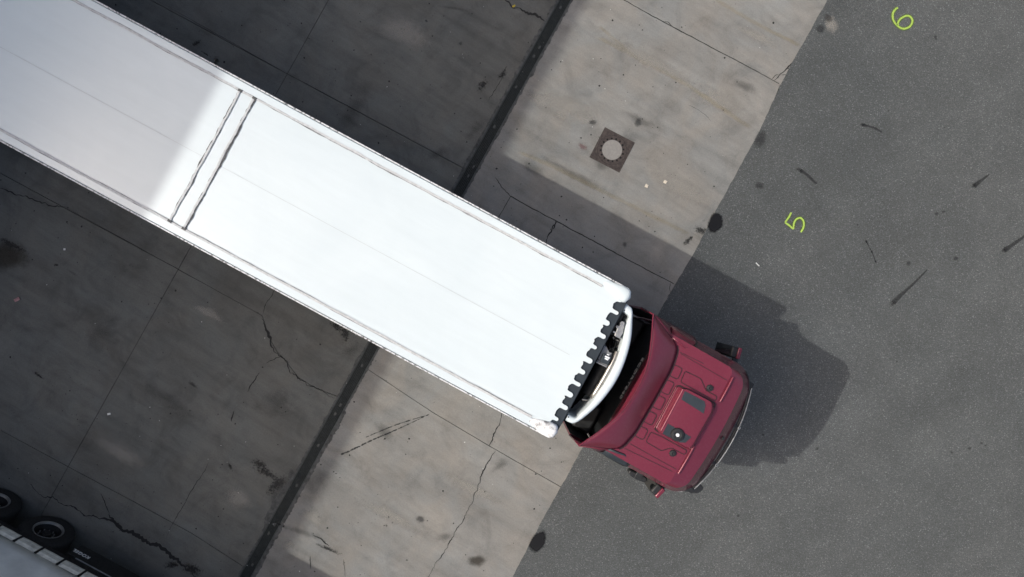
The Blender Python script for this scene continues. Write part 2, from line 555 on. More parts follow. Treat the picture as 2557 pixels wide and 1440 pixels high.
def far(p, du, dv):  # move a plan point along the yard axes
    return p + YF.u * du + YF.v * dv
edge_px = [(2065, 0), (2003, 112), (1978, 155), (1948, 214), (1897, 325), (1836, 437), (1788, 524), (1735, 628), (1684, 712), (1640, 790), (1560, 930), (1460, 1108), (1400, 1215), (1352, 1302), (1280, 1440)]
edge = px_path(edge_px)
edge = [far(edge[0], 0, 30)] + edge + [far(edge[-1], 0, -30)]
rag = []
for i, p in enumerate(resample(edge, .10)):
    rag.append(p + YF.u * random.gauss(0, .004))
asp = [(p.x, p.y) for p in rag] + [tuple(far(edge[-1], 70, 0).xy), tuple(far(edge[0], 70, 0).xy)]
asph = MB().sheet(asp, .004).build('asphalt', M['asphalt'], fix=False)
tag(asph, kind='structure', label='speckled dark grey asphalt roadway beside the concrete apron')
wide = MB()
for (a0, a1, b0, b1) in ((-80, 95, 34, 120), (-80, 95, -120, -34), (72, 160, -34, 34)):
    wide.sheet([tuple(YF.w(a, b).xy) for a, b in ((a0, b0), (a1, b0), (a1, b1), (a0, b1))], -.004 - .004 * (a0 > 0))
wide.build('outer_asphalt', M['asphalt'], asph, fix=False)

apron = MB().add([(*YF.w(a, b, -.22),) for a, b in ((-13.2, -33), (9, -33), (9, 33), (-13.2, 33))], [(0, 1, 2, 3)]).build('concrete_apron', M['soil'], fix=False)
tag(apron, kind='structure', label='concrete loading apron of large jointed slabs')

def inset(poly, d):
    n = len(poly)
    area = sum(a[0] * b[1] - b[0] * a[1] for a, b in zip(poly, poly[1:] + poly[:1]))
    if area < 0: poly = poly[::-1]
    out = []
    for i in range(n):
        p0, p1, p2 = Vector(poly[i - 1]), Vector(poly[i]), Vector(poly[(i + 1) % n])
        e1 = (p1 - p0).normalized(); e2 = (p2 - p1).normalized()
        n1 = Vector((-e1.y, e1.x)); n2 = Vector((-e2.y, e2.x))
        b = (n1 + n2); b = b / max(.35, b.dot(n1)) if b.length > 1e-6 else n1
        out.append(tuple(p1 + b * d))
    return out

# the drain line and the joints, as photo pixels on the ground
DX = -.5549
def dr(y): return 1411 + DX * y                      # drain centre
dl = lambda y: (dr(y) - 17, y)
drr = lambda y: (dr(y) + 17, y)
def t1(y): return (820 - .558 * y, y)
def ext(p, q, k):  # extend from p past q
    return (q[0] + (q[0] - p[0]) * k, q[1] + (q[1] - p[1]) * k)
J1a, J1b = (-600, -533), (1134, 400)                 # left apron, upper joint
J2 = [(-900, -70), (0, 428), (160, 515), (445, 672), (655, 788), (668, 835), (692, 878), (706, 892), (745, 942), (790, 970), (844, 990)]
J3 = [(-900, 560), (0, 1052), (170, 1165), (330, 1250), (480, 1332), (634, 1415)]
UP, DN, LF = -3300, 4400, -2300
def x_on(poly, y):  # crossing of a joint with T1 handled by explicit points
    return poly
a_up_l = [t1(UP), t1(89), ]
T_J1 = t1(184); T_J2 = (445, 672); T_J3 = (170, 1165)
far_l = lambda y: (y * DX - 560, y)                  # towards the dock wall
wallx = lambda y: (-330 + DX * (y + 0) - 0, y)
def W(p): return tuple(P(*p).xy)
wall_top, wall_bot = YF.w(-13.1, 33), YF.w(-13.1, -33)
def wall_at(px):   # point on the dock wall line level with the joint through px
    p = P(*px); b = p.dot(YF.v)
    return tuple(YF.w(-13.1, b).xy)
def drain_l(y): return W(dl(y))
def drain_r(y): return W(drr(y))
top_l = tuple(far(P(*dl(0)), 0, 27).xy); top_r = tuple(far(P(*drr(0)), 0, 27).xy)
T1top = tuple(far(P(*t1(0)), 0, 27).xy)
bot_l = tuple(far(P(*dl(1440)), 0, -27).xy); bot_r = tuple(far(P(*drr(1440)), 0, -27).xy)
T1bot = tuple(far(P(*t1(1440)), 0, -27).xy)
ET = lambda p: tuple((P(*p) + YF.u * .04).xy)         # slab edge runs a little under the asphalt
e_i = lambda i: ET(edge_px[i])
e_top = tuple(far(P(*edge_px[0]), .04, 27).xy); e_bot = tuple(far(P(*edge_px[-1]), .04, -27).xy)
H_r, H_l = (1545, 957), None
H_lp = (dr(700) + 17, 700)
T2b = (1148, 722)
R1 = [(dr(-300) + 17, -300), (1555, -2), (1670, 62), (1800, 130), (1945, 208)]
R2 = [(1275, 490), (1385, 550), (1540, 633), (1682, 708)]
R3 = [(dr(920) + 17, 921), (1080, 1029), (1225, 1115), (1398, 1214)]
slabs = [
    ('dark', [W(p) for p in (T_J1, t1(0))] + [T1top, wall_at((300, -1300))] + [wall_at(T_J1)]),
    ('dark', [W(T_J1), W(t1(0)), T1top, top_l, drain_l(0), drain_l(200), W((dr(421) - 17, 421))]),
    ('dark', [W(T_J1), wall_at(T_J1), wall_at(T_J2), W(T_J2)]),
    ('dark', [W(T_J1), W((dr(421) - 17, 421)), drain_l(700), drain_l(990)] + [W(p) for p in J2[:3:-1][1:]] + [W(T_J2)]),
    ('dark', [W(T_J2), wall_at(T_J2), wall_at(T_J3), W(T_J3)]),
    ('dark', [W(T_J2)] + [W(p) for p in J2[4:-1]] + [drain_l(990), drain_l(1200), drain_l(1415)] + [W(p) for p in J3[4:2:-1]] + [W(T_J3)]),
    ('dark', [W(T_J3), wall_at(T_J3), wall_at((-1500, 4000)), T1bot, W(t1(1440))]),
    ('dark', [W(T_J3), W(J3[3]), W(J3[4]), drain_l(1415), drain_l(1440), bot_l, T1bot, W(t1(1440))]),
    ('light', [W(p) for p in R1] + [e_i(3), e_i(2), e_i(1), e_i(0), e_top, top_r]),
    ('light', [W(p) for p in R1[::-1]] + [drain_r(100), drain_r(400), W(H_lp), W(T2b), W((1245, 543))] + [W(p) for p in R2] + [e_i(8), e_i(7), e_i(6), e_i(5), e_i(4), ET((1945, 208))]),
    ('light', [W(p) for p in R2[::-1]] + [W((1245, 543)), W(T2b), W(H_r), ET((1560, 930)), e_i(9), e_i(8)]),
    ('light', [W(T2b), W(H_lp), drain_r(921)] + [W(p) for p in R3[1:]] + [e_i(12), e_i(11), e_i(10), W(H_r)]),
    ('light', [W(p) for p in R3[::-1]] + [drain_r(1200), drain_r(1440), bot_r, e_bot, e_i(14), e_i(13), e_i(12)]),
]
def clean(poly):
    out = []
    for p in poly:
        if not out or (Vector(p) - Vector(out[-1])).length > .03: out.append(p)
    if (Vector(out[0]) - Vector(out[-1])).length < .03: out.pop()
    return out
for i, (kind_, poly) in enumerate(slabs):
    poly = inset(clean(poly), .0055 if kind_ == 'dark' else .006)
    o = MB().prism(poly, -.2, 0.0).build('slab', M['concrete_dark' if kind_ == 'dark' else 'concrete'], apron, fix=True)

# open joints where the sealant shows as a ragged black line
ZS, ZA = .0025, .0075
crack('joint_sealant', R1[1:], 1.7, ZS, apron, 'seal', .28, .06, taper=False)
crack('joint_sealant', R2, 1.9, ZS, apron, 'seal', .28, .06, taper=False)
crack('joint_sealant', [(1275, 490), (1246, 541)], 1.7, ZS, apron, 'seal', .2, .06, taper=False)
crack('joint_sealant', R3[0:], .8, ZS, apron, 'seal', .3, .07, taper=False)
crack('joint_sealant', [(380, -6), T_J1, (1110, 391)], 1.0, ZS, apron, 'seal', .25, .07)
crack('joint_sealant', [(160, 515), (445, 672), (655, 788)], 1.0, ZS, apron, 'seal', .25, .07, taper=False)
crack('joint_sealant', [t1(-10), t1(250)], .8, ZS, apron, 'seal', .3, .07, taper=False)
crack('joint_sealant', [t1(612), t1(1290)], .7, ZS, apron, 'seal', .3, .07)
cracks = [
    ([(655, 795), (668, 835), (692, 878), (706, 892), (725, 925), (745, 942), (775, 965), (810, 978), (838, 992)], 4.2),
    ([(687, 724), (668, 750), (655, 785)], 2.4), ([(703, 888), (685, 897), (665, 908)], 2.2),
    ([(647, 929), (634, 950), (618, 977)], 2.0), ([(586, 1025), (578, 1052)], 1.8),
    ([(75, 1207), (95, 1228), (110, 1240), (132, 1241), (150, 1255), (175, 1258), (195, 1275), (220, 1288), (250, 1291), (275, 1304), (300, 1319), (330, 1330), (360, 1350), (400, 1366), (440, 1395), (470, 1425), (495, 1446)], 4.2),
    ([(272, 1283), (282, 1296), (296, 1306), (305, 1321)], 3.6), ([(252, 1232), (266, 1262), (274, 1284)], 1.2),
    ([(521, 1154), (505, 1185), (490, 1205), (470, 1240), (450, 1275), (430, 1310), (415, 1340)], 1.7),
    ([(-10, 462), (35, 480), (80, 495), (110, 506), (135, 515), (160, 515)], 3.8),
    ([(1236, 1124), (1215, 1155), (1205, 1180), (1192, 1215), (1175, 1260), (1155, 1300), (1135, 1330), (1115, 1370), (1090, 1405), (1066, 1444)], 2.6),
    ([(1256, 1022), (1250, 1050), (1235, 1080), (1223, 1115)], 2.4),
    ([(1389, 551), (1380, 566), (1378, 580), (1368, 596), (1364, 612)], 3.0), ([(1391, 552), (1384, 564), (1380, 572)], 2.2),
    ([(1236, 442), (1252, 466), (1275, 490)], 1.3),
    ([(1986, 150), (1962, 172), (1946, 190), (1932, 201)], 2.0), ([(1927, 197), (1938, 186), (1946, 186)], 1.6), ([(1965, 168), (1974, 174)], 1.2), ([(1950, 187), (1968, 184)], 1.1),
    ([(1674, 706), (1671, 722), (1673, 732), (1666, 742)], 1.7),
    ([(1250, -6), (1283, 15), (1312, 31), (1340, 40), (1364, 53)], 3.6),
    ([(1266, 164), (1256, 182), (1248, 205), (1232, 228), (1220, 250)], 2.2),
    ([(1655, 52), (1668, 55), (1678, 64)], 1.2), ([(780, 1335), (800, 1344), (822, 1362)], 1.6),
    ([(775, 1388), (776, 1420)], 1.0), ([(858, 1396), (862, 1440)], 1.0),
    ([(1720, 262), (1745, 275), (1765, 290), (1775, 302)], 1.1),
]
for pts, w in cracks: crack('crack', pts, w * 1.1, ZS + .001, apron, jit=.48, step=.036)

# faded yellow lines, rubber and grime on the concrete
for pts, w in (([(1280, 372), (1370, 410), (1560, 505), (1735, 592)], 17), ([(1478, 84), (1600, 148), (1720, 214), (1890, 330)], 18), ([(1778, -6), (1900, 65), (2006, 118)], 16), ([(1490, 60), (1620, 170)], 12)):
    ribbon('worn_yellow_line', pts, w, ZS, apron, 'yellow', curve=False)
ribbon('rubber_skid', [(845, 1137), (880, 1122), (935, 1096), (1000, 1068), (1082, 1029)], 9, ZS, apron, 'skid', 'dashed black tyre scuff across the pale slab', widths=[1, .9, .8, .6, .4])
ribbon('rubber_skid', [(905, 1095), (990, 1060), (1080, 1032)], 7, ZS + .001, apron, 'skid', widths=[.5, .8, .5])
for (x, y, rx, ry, rot, mt) in [
    (1255, 185, 30, 16, 55, 'grime'), (1205, 212, 34, 20, 50, 'grime'), (1190, 320, 60, 26, 50, 'soft'), (1090, 385, 55, 22, 30, 'soft'),
    (690, 1210, 60, 30, 45, 'grime'), (705, 1205, 40, 30, 45, 'soft'), (665, 1180, 70, 18, -25, 'grime'), (480, 1420, 60, 26, -20, 'grime'), (430, 1410, 40, 20, 10, 'grime'), (650, 1160, 50, 22, -25, 'grime'), (730, 1180, 26, 18, 60, 'soft'), (575, 1165, 26, 8, -60, 'grime'), (690, 1235, 24, 50, -30, 'soft'),
    (862, 832, 24, 44, 15, 'grime'), (1500, 410, 50, 30, -28, 'soft'), (1570, 345, 34, 40, -28, 'soft'), (840, 815, 40, 20, -30, 'grime'), (482, 960, 26, 8, -38, 'streak'), (95, 936, 34, 8, -35, 'grime'), (140, 661, 14, 7, 0, 'grime'), (180, 680, 30, 6, -28, 'soft'),
    (28, 610, 70, 18, -26, 'grime'), (20, 640, 90, 55, -10, 'brown'), (490, 108, 24, 12, 40, 'grime'), (540, 152, 14, 24, -10, 'grime'), (515, 135, 30, 5, -35, 'grime'),
    (1150, 108, 8, 7, 0, 'damp'), (900, 54, 4, 3.5, 0, 'streak'), (927, 136, 4, 4, 0, 'streak'), (1065, 52, 7, 4, -30, 'damp'), (1050, 1296, 16, 14, 0, 'damp'),
    (1016, 1398, 5, 5, 0, 'streak'), (965, 1312, 5, 6, 30, 'streak'), (1455, 366, 22, 12, -25, 'pink'), (1452, 293, 60, 30, -25, 'dust'), (1350, 250, 70, 26, -28, 'dust'), (1250, 1160, 44, 20, 30, 'soft'),
    (1600, 300, 90, 20, -28, 'soft'), (1440, 440, 170, 18, -27, 'soft'), (1330, 420, 70, 30, -35, 'soft'), (1560, 610, 9, 10, 30, 'damp'), (1860, 215, 60, 22, -15, 'soft'), (1480, 305, 16, 9, 10, 'damp'), (1593, 305, 14, 18, -30, 'damp'),
    (760, 1330, 90, 16, -20, 'soft'), (820, 1370, 70, 10, -24, 'grime'), (700, 1310, 34, 9, -24, 'grime'), (960, 1080, 28, 50, 30, 'soft'), (1110, 1340, 40, 24, 10, 'soft'), (1190, 1400, 40, 24, 0, 'brown'), (880, 870, 30, 60, -30, 'soft'), (780, 1210, 50, 90, -30, 'soft'),
    (1130, 20, 60, 7, -8, 'soft'), (880, 280, 40, 120, -28, 'soft'), (700, 1000, 70, 60, 10, 'soft'), (260, 830, 90, 70, 10, 'soft'), (420, 1000, 120, 40, -28, 'soft'), (1750, 575, 40, 18, -20, 'grime'), (1718, 600, 30, 14, 35, 'grime'),
    (595, 1245, 60, 40, -28, 'dust'), (520, 780, 70, 24, -28, 'dust'), (1010, 80, 120, 60, -28, 'dust'), (560, 200, 90, 40, -28, 'dust'), (780, 1290, 60, 30, -30, 'dust'), (720, 1360, 26, 20, 0, 'dust'), (1400, 290, 40, 18, -28, 'dust'), (1620, 150, 210, 26, -27, 'dust'), (1790, 250, 120, 40, -24, 'dust'), (1420, 262, 110, 34, -28, 'dust'), (1700, 470, 140, 40, -26, 'dust'), (1890, 90, 110, 20, -26, 'dust'), (980, 1290, 160, 24, -26, 'dust'), (1180, 1220, 120, 26, -28, 'dust'), (300, 1130, 120, 36, -28, 'dust')]:
    blot('stain', x, y, rx, ry, rot, ZS - .0008 + random.uniform(0, .0012), apron, mt)
# hundreds of chewing-gum spots and grit, one part
gum = MB(); grit = MB()
for k in range(760):
    x, y = random.uniform(0, 2060), random.uniform(0, 1440)
    if x > 2050 - .545 * y - 12 or abs(x - dr(y)) < 26: continue
    c = P(x, y); r = random.choice((.010, .012, .014, .018, .024)) * random.uniform(.6, 1.1)
    n = 7; tgt = gum if random.random() < .86 else grit
    if tgt is grit: r *= .55
    pts = [(c.x + r * random.uniform(.6, 1.2) * math.cos(6.283 * i / n), c.y + r * random.uniform(.6, 1.2) * math.sin(6.283 * i / n)) for i in range(n)]
    tgt.sheet(pts, ZS + .0015)
tag(gum.build('gum_spots', M['crack'], apron, fix=False), kind='stuff')
tag(grit.build('pale_grit', M['scrapw'], apron, fix=False), kind='stuff')

# asphalt: oil, drips, spray-painted figures
for (x, y, rx, ry, rot, mt, lb) in [
    (1786, 556, 24, 36, -14, 'oil', 'fresh black oil patch at the concrete edge'), (1343, 1352, 24, 38, -24, 'oil', 'black oval oil patch near the bottom edge'),
    (1898, 347, 22, 36, -14, 'damp', 'faded oval oil patch beside the slabs'), (1896, 463, 18, 15, 0, 'damp', None), (2068, 45, 14, 18, 30, 'damp', None), (2048, 72, 18, 16, 0, 'damp', None),
    (2075, 60, 30, 40, 20, 'dust', None), (2386, 645, 10, 9, 0, 'damp', None), (2268, 657, 9, 9, 0, 'damp', None), (2338, 533, 9, 7, 0, 'damp', None), (2355, 529, 9, 5, 10, 'damp', None),
    (1994, 423, 11, 9, -30, 'streak', None), (2153, 311, 14, 6, 0, 'streak', None), (2229, 757, 15, 11, 40, 'streak', None), (2432, 463, 14, 10, 30, 'streak', None), (2508, 624, 18, 9, 25, 'streak', None),
    (2163, 603, 7, 6, 0, 'streak', None), (2176, 628, 6, 5, 0, 'streak', None), (2186, 653, 6, 5, 0, 'streak', None), (2141, 561, 5, 4, 0, 'streak', None), (2218, 277, 4, 4, 0, 'streak', None), (2358, 318, 4, 4, 0, 'streak', None),
    (2376, 1129, 7, 6, 0, 'streak', None), (2420, 1119, 8, 5, 0, 'damp', None), (2450, 1106, 6, 5, 0, 'damp', None), (2460, 1112, 5, 4, 0, 'damp', None), (2040, 1120, 7, 6, 0, 'damp', None), (1905, 1085, 6, 5, 0, 'damp', None), (1843, 1287, 6, 6, 0, 'damp', None), (2239, 902, 4, 4, 0, 'streak', None), (2336, 94, 8, 10, 30, 'damp', None)]:
    blot('oil_stain', x, y, rx, ry, rot, ZA + random.uniform(0, .001), asph, mt, lb, .12)
for pts, w, wd in [([(1996, 424), (2012, 434), (2026, 447), (2040, 460)], 13, [1.2, .9, .8, .6]), ([(2150, 311), (2172, 316), (2186, 321), (2203, 331)], 10, [1.2, .7, .9, .5]),
                   ([(2228, 758), (2246, 739), (2276, 712), (2318, 670)], 15, [1.3, 1.0, .6, .3]), ([(2430, 466), (2446, 453), (2472, 433)], 12, [1.5, 1.1, .3]),
                   ([(2505, 626), (2526, 612), (2562, 586)], 14, [1.5, 1.0, .6]), ([(2160, 598), (2176, 628), (2187, 656)], 5, [.8, .6, .8])]:
    ribbon('drip_trail', pts, w, ZA + .0012, asph, 'streak', widths=wd, endfade=.03)
six = [(605, 285), (540, 310), (470, 380), (425, 460), (405, 560), (415, 660), (450, 760), (510, 850), (590, 930), (680, 1000), (800, 1035), (900, 1020), (1000, 970), (1080, 880), (1115, 780), (1105, 690), (1060, 620), (980, 575), (890, 570), (790, 610), (700, 670), (640, 740), (600, 820), (595, 915)]
five_a = [(655, 290), (590, 420), (510, 540), (428, 652)]
five_b = [(428, 652), (560, 740), (640, 810), (725, 888)]
five_c = [(725, 888), (735, 760), (760, 650), (820, 550), (900, 500), (980, 490), (1060, 550), (1100, 650), (1100, 770), (1070, 870), (998, 1005)]
cv = lambda pts, ox: [(ox[0] + x / 14.4, ox[1] + y / 14.4) for x, y in pts]
for digit, strokes, ox in (('6', [six], (2200, 0)), ('5', [five_a, five_b, five_c], (1930, 510))):
    par = None
    for k, s_ in enumerate(strokes):
        p = cv(s_, ox)
        o = ribbon('painted_number', p, 7.0, ZA + .003 + .0004 * k, asph, 'spray', 'figure %s sprayed in yellow-green on the asphalt' % digit, curve=len(p) > 4, endfade=0)
        ribbon('painted_number', p, 15, ZA + .002 + .0003 * k, asph, 'sprayhaze', 'overspray round the figure %s' % digit, curve=len(p) > 4, endfade=.03)

# ------------------------------------------------------------------ drainage channel
A_, B_ = P(1411, 0), P(617, 1431)
ddir = (B_ - A_).normalized(); dside = Vector((-ddir.y, ddir.x, 0))
mid_d = P(dr(720), 720)
drain = empty('drainage_channel', 'long dark slotted drain grating running across the concrete apron', 'drain', loc=mid_d, rz=math.atan2(ddir.y, ddir.x))
HALF = 24.0
MB().box2(-HALF, HALF, -.105, .105, -.20, -.10).build('trough', M['trough'], drain)
for s in (-1, 1):
    MB().box2(-HALF, HALF, s * .106, s * .124, -.19, -.0015).build('edge_rail', M['iron'], drain)
# broken mortar beside the rails
for s, base, amp in ((1, .012, .05), (-1, .014, .05)):
    inner, outer = [], []
    wv = 0.0; x = -9.2
    while x < 9.2:
        wv = .80 * wv + random.gauss(0, 1) * .010
        local = base + abs(wv) + random.uniform(0, .016)
        if s == -1 and 4.6 < x < 6.6: local += .11 * math.exp(-((x - 5.5) / .45) ** 2)
        if s == 1 and 3.0 < x < 7.5: local += .028 + random.uniform(0, .022)
        if s == -1 and x < -1: local += .025
        inner.append((x, s * .125, .0032)); outer.append((x, s * (.125 + local), .0032))
        x += .035
    rows = [inner, [(a[0], lerp(a[1], b[1], .6), .0036) for a, b in zip(inner, outer)], outer]
    MB().grid(rows).build('mortar_edge', M['mortar'], drain, fix=False)
gm = MB()
for k in range(46):
    gm.box(-.49 + k * .0218, 0, -.012, .0055, .205, .024)
for k in range(7):
    gm.box(0, -.0985 + k * .0328, -.0125, .992, .0045, .023)
g0 = gm.build('grate', M['iron'], drain, fix=False)
gmesh = g0.data
g0.location = (-9.5, 0, -.006)
for k in range(1, 20):
    g = bpy.data.objects.new('grate', gmesh); col.objects.link(g); g.parent = drain
    g.location = (-9.5 + k * 1.0, 0, -.006 + random.uniform(-.003, .003)); g.rotation_euler = (0, 0, random.uniform(-.003, .003))
bm_ = MB().box(0, 0, 0, .075, .040, .012).box(.02, .0, .006, .02, .012, .012)
b0 = bm_.build('lock_bar', M['iron_worn'], drain, bevel=.003)
for k in range(19):
    for dx in ((-.06,) if k % 3 else (-.07, .16)):
        b = bpy.data.objects.new('lock_bar', b0.data); col.objects.link(b); b.parent = drain
        b.location = (-9.0 + k + dx, random.uniform(-.02, .02), -.002)
b0.location = (-9.6, 0, -.002)
lv = MB()
for k in range(9):
    x, y = random.uniform(-8, 8), random.uniform(-.12, .12); r = random.uniform(.004, .009)
    lv.box(x, y, .006, r * 2, r * 1.3, .004, random.uniform(0, 3))
tag(lv.build('grit_on_grate', M['scrapw'], drain, fix=False), kind='stuff')

# ------------------------------------------------------------------ manhole
mc = P(1528.5, 374)
manhole = empty('manhole', 'rusty square manhole frame with round vented cover and concrete centre', 'manhole', loc=(mc.x, mc.y, 0), rz=-R(27.4))
hs = .372
circ = [(.325 * math.cos(2 * math.pi * k / 64), .325 * math.sin(2 * math.pi * k / 64)) for k in range(64)]
fm = MB()
sq = []
for k in range(64):
    a = 2 * math.pi * k / 64; c, s = math.cos(a), math.sin(a); q = hs / max(abs(c), abs(s)); sq.append((q * c, q * s))
rows = [[(x, y, -.05) for x, y in circ + circ[:1]], [(x, y, .006) for x, y in circ + circ[:1]], [(x, y, .006) for x, y in sq + sq[:1]], [(x, y, -.05) for x, y in sq + sq[:1]]]
fm.grid(rows); fm.build('frame', M['cast'], manhole)
cov = MB().lathe([(.219, -.004), (.221, .004), (.317, .004), (.319, -.006), (.319, -.05)], n=64, axis='Z').build('cover', M['cast'], manhole, smooth=30)
MB().lathe([(0, .0035), (.10, .0042), (.216, .0022), (.218, -.02)], n=48, axis='Z').build('infill', M['infill'], manhole, smooth=30)
for k in range(16):
    a = 2 * math.pi * (k + .3) / 16
    h = MB().lathe([(0, -.0005), (.020, -.0003), (.0225, .0008)], n=14, axis='Z').build('vent_hole', M['hole'], cov, fix=False)
    h.location = (.252 * math.cos(a), .252 * math.sin(a), .0052)
MB().lathe([(.3185, .0016), (.3255, .0016)], n=64, axis='Z').build('gap', M['hole'], manhole, fix=False)
st = MB()
for i in range(-13, 14):
    for j in range(-13, 14):
        x, y = i * .0265, j * .0265; r = math.hypot(x, y)
        if r > .335 and max(abs(x), abs(y)) < .362: st.box(x, y, .0085, .013, .013, .006)
        elif .272 < r < .312: st.box(x, y, .0065, .012, .012, .006)
tag(st.build('grip_studs', M['cast'], manhole, fix=False), kind='stuff')

# ------------------------------------------------------------------ wheels
def make_wheel(parent, x, y, r, width, side, steel='alu', dish=.09):
    """side +1: outer face towards +y"""
    w = MB().lathe([(0, side * (width * .5 - dish - .005)), (.07, side * (width * .5 - dish + .035)), (.09, side * (width * .5 - dish + .03)), (.10, side * (width * .5 - dish - .02)), (.17, side * (width * .5 - dish - .03)), (.19, side * (width * .5 - dish - .05))], n=24).build('wheel', M['steel'], parent, smooth=35)
    w.location = (x, y, r)
    h = width * .5
    ty = MB().lathe([(.285, h * .80), (.30, h * .98), (.36, h * 1.0), (r - .10, h * 1.0), (r - .035, h * .93), (r - .008, h * .80), (r, h * .62), (r, -h * .62), (r - .008, -h * .80), (r - .035, -h * .93), (r - .10, -h), (.30, -h * .98), (.285, -h * .8)], n=48)
    for k in range(-2, 3): pass
    ty.build('tyre', M['rubber'], w, smooth=40)
    ds = MB().lathe([(.19, side * (h - dish - .05)), (.235, side * (h - dish - .06)), (.254, side * (h - .05))], n=40)
    ds.build('dish', M['steel'], w, smooth=40)
    rm = MB().lathe([(.254, side * (h - .05)), (.262, side * (h - .012)), (.288, side * (h - .004)), (.292, side * (h - .02)), (.27, side * (h - .09)), (.26, -side * (h - .04)), (.285, -side * (h - .01))], n=40)
    for k in range(10):
        a = 2 * math.pi * k / 10
        rm.tube([(.145 * math.cos(a), side * (h - dish - .05), .145 * math.sin(a)), (.145 * math.cos(a), side * (h - dish + .012), .145 * math.sin(a))], .014, 6)
    rm.build('rim', M[steel], w, smooth=40)
    return w

# ------------------------------------------------------------------ white refrigerated trailer
TC = -.445
trailer = empty('refrigerated_trailer', 'long white refrigerated box trailer hitched to the claret tractor', 'trailer', loc=YF.w(-5.2, TC), rz=-R(YARD))
TF = Frame(YARD, -5.2, TC)
TX = lambda u: u + 5.2
W2, ZT, UR, UF = 1.295, 4.0, -11.95, 1.65
# body walls
MB().box2(TX(UR), TX(UF - .16), -W2 + .012, W2 - .012, 1.12, 3.955).build('body', M['white'], trailer, bevel=.02)
MB().box2(TX(UF - .16), TX(UF) - .004, -W2 + .03, W2 - .03, 1.12, 3.94).build('front_wall', M['white'], trailer, bevel=.02)
# roof skins
SE = .158
def roof_panel(u0, u1, front=None):
    y0, y1 = -W2 + SE, W2 - SE
    if front is None:
        poly = [(TX(u0), y0), (TX(u1), y0), (TX(u1), y1), (TX(u0), y1)]
    else:
        poly = [(TX(u0), y1), (TX(u0), y0)] + front
    return MB().prism(poly, 3.955, ZT).build('roof_panel', M['white'], trailer)
roof_panel(UR + .01, -5.07)
roof_panel(-5.066, -4.824)
tips = [(625, 185), (590, 300), (510, 395), (475, 515), (395, 610), (355, 735), (290, 835), (250, 945), (180, 1040), (135, 1155), (50, 1255)]
tl = [TF.loc(1380 + x / 3.6, 700 + y / 3.6, ZT) for x, y in tips][::-1]       # right to left
front = [(tl[0][0] - .115, -W2 + SE)]
base_x = [tl[0][0] - .07]
for i, (x, y, _) in enumerate(tl):
    hw = .028 + .006 * ((i * 7) % 3)
    root = min(x - .05, TX(UF - .16) + .012 * math.sin(i * 2.1))
    front += [(root - .004, y - hw - .012), (root + .012, y - hw - .003), (root + .03, y - hw)]
    for k in range(9):
        a = -math.pi / 2 + math.pi * k / 8
        front.append((x - hw + hw * math.cos(a), y + hw * math.sin(a)))
    front += [(root + .028, y + hw), (root + .008, y + hw + .004), (root - .006, y + hw + .014)]
    if i < len(tl) - 1:
        gap = tl[i + 1][1] - y
        front += [(root - .010 + .006 * math.sin(i * 3.3), y + gap * .40), (root - .012 + .012 * math.sin(i * 1.9), y + gap * .52), (root - .004 + .008 * math.sin(i * 2.7), y + gap * .66)]
front.append((tl[-1][0] - .10, W2 - SE))
fy = []
for p in front:                                           # keep the outline running left
    if not fy or p[1] > fy[-1][1] - .06: fy.append(p)
roof_panel(-4.82, 1.4, fy)
plate = MB().box2(TX(1.30), TX(UF), -W2 + .05, W2 - .05, 3.945, 3.972).build('front_plate', M['slate'], trailer, bevel=.006)
for s in (-1, 1):
    y0, y1 = sorted((s * (W2 - SE + .004), s * (W2 - .030)))
    MB().box2(TX(UR + .01), TX(UF - .12), y0, y1, 3.93, ZT + .006).build('cant_rail', M['white'], trailer, bevel=.012)
    y0, y1 = sorted((s * (W2 - .022), s * W2))
    MB().box2(TX(UR), TX(UF - .08), y0, y1, 3.86, ZT + .001).build('edge_trim', M['rail'], trailer, bevel=.004)
    # seam of sealant along the rail, uneven, with grimy borders
    for off, wd, mt, zz in ((0.0, .030, 'sealant', .0105), (0.0, .035, 'seam_dirt', .0085)):
        L, Rr, x = [], [], TX(UR + .05)
        wob = 0
        while x < TX(1.25):
            wob = .9 * wob + random.gauss(0, .0022)
            k = .5 * wd * random.uniform(.82, 1.15)
            yy = s * (W2 - SE - .004) + wob
            L.append((x, yy + k, ZT + zz)); Rr.append((x, yy - k, ZT + zz)); x += .07
        MB().grid([L, Rr]).build('seam_sealant', M[mt], trailer, fix=False)
# raised rounded end caps
for s, (cx, cy) in ((1, (1547, 728)), (-1, (1366, 1062))):
    lx, ly, _ = TF.loc(cx, cy, 4.03)
    rows = []
    for i in range(13):
        a = i / 12
        x = lerp(TX(UF) - .46, TX(UF) + .005, a)
        hw = .055 + .062 * min(1, a * 1.6)
        if a > .82: hw *= math.sqrt(max(.02, 1 - ((a - .82) / .18) ** 2))
        hgt = .006 + .055 * math.sin(min(1, a * 1.25) * math.pi / 2)
        if a > .86: hgt *= math.sqrt(max(.0, 1 - ((a - .86) / .14) ** 2))
        yc = s * (W2 - .105 - .02 * a)
        row = []
        for j in range(11):
            b = math.pi * j / 10
            row.append((x, yc + hw * math.cos(b), ZT - .03 + (.03 + hgt) * math.sin(b) ** .6))
        rows.append(row)
    MB().grid(rows).build('corner_cap', M['white'] if s > 0 else M['cap'], trailer, smooth=60)
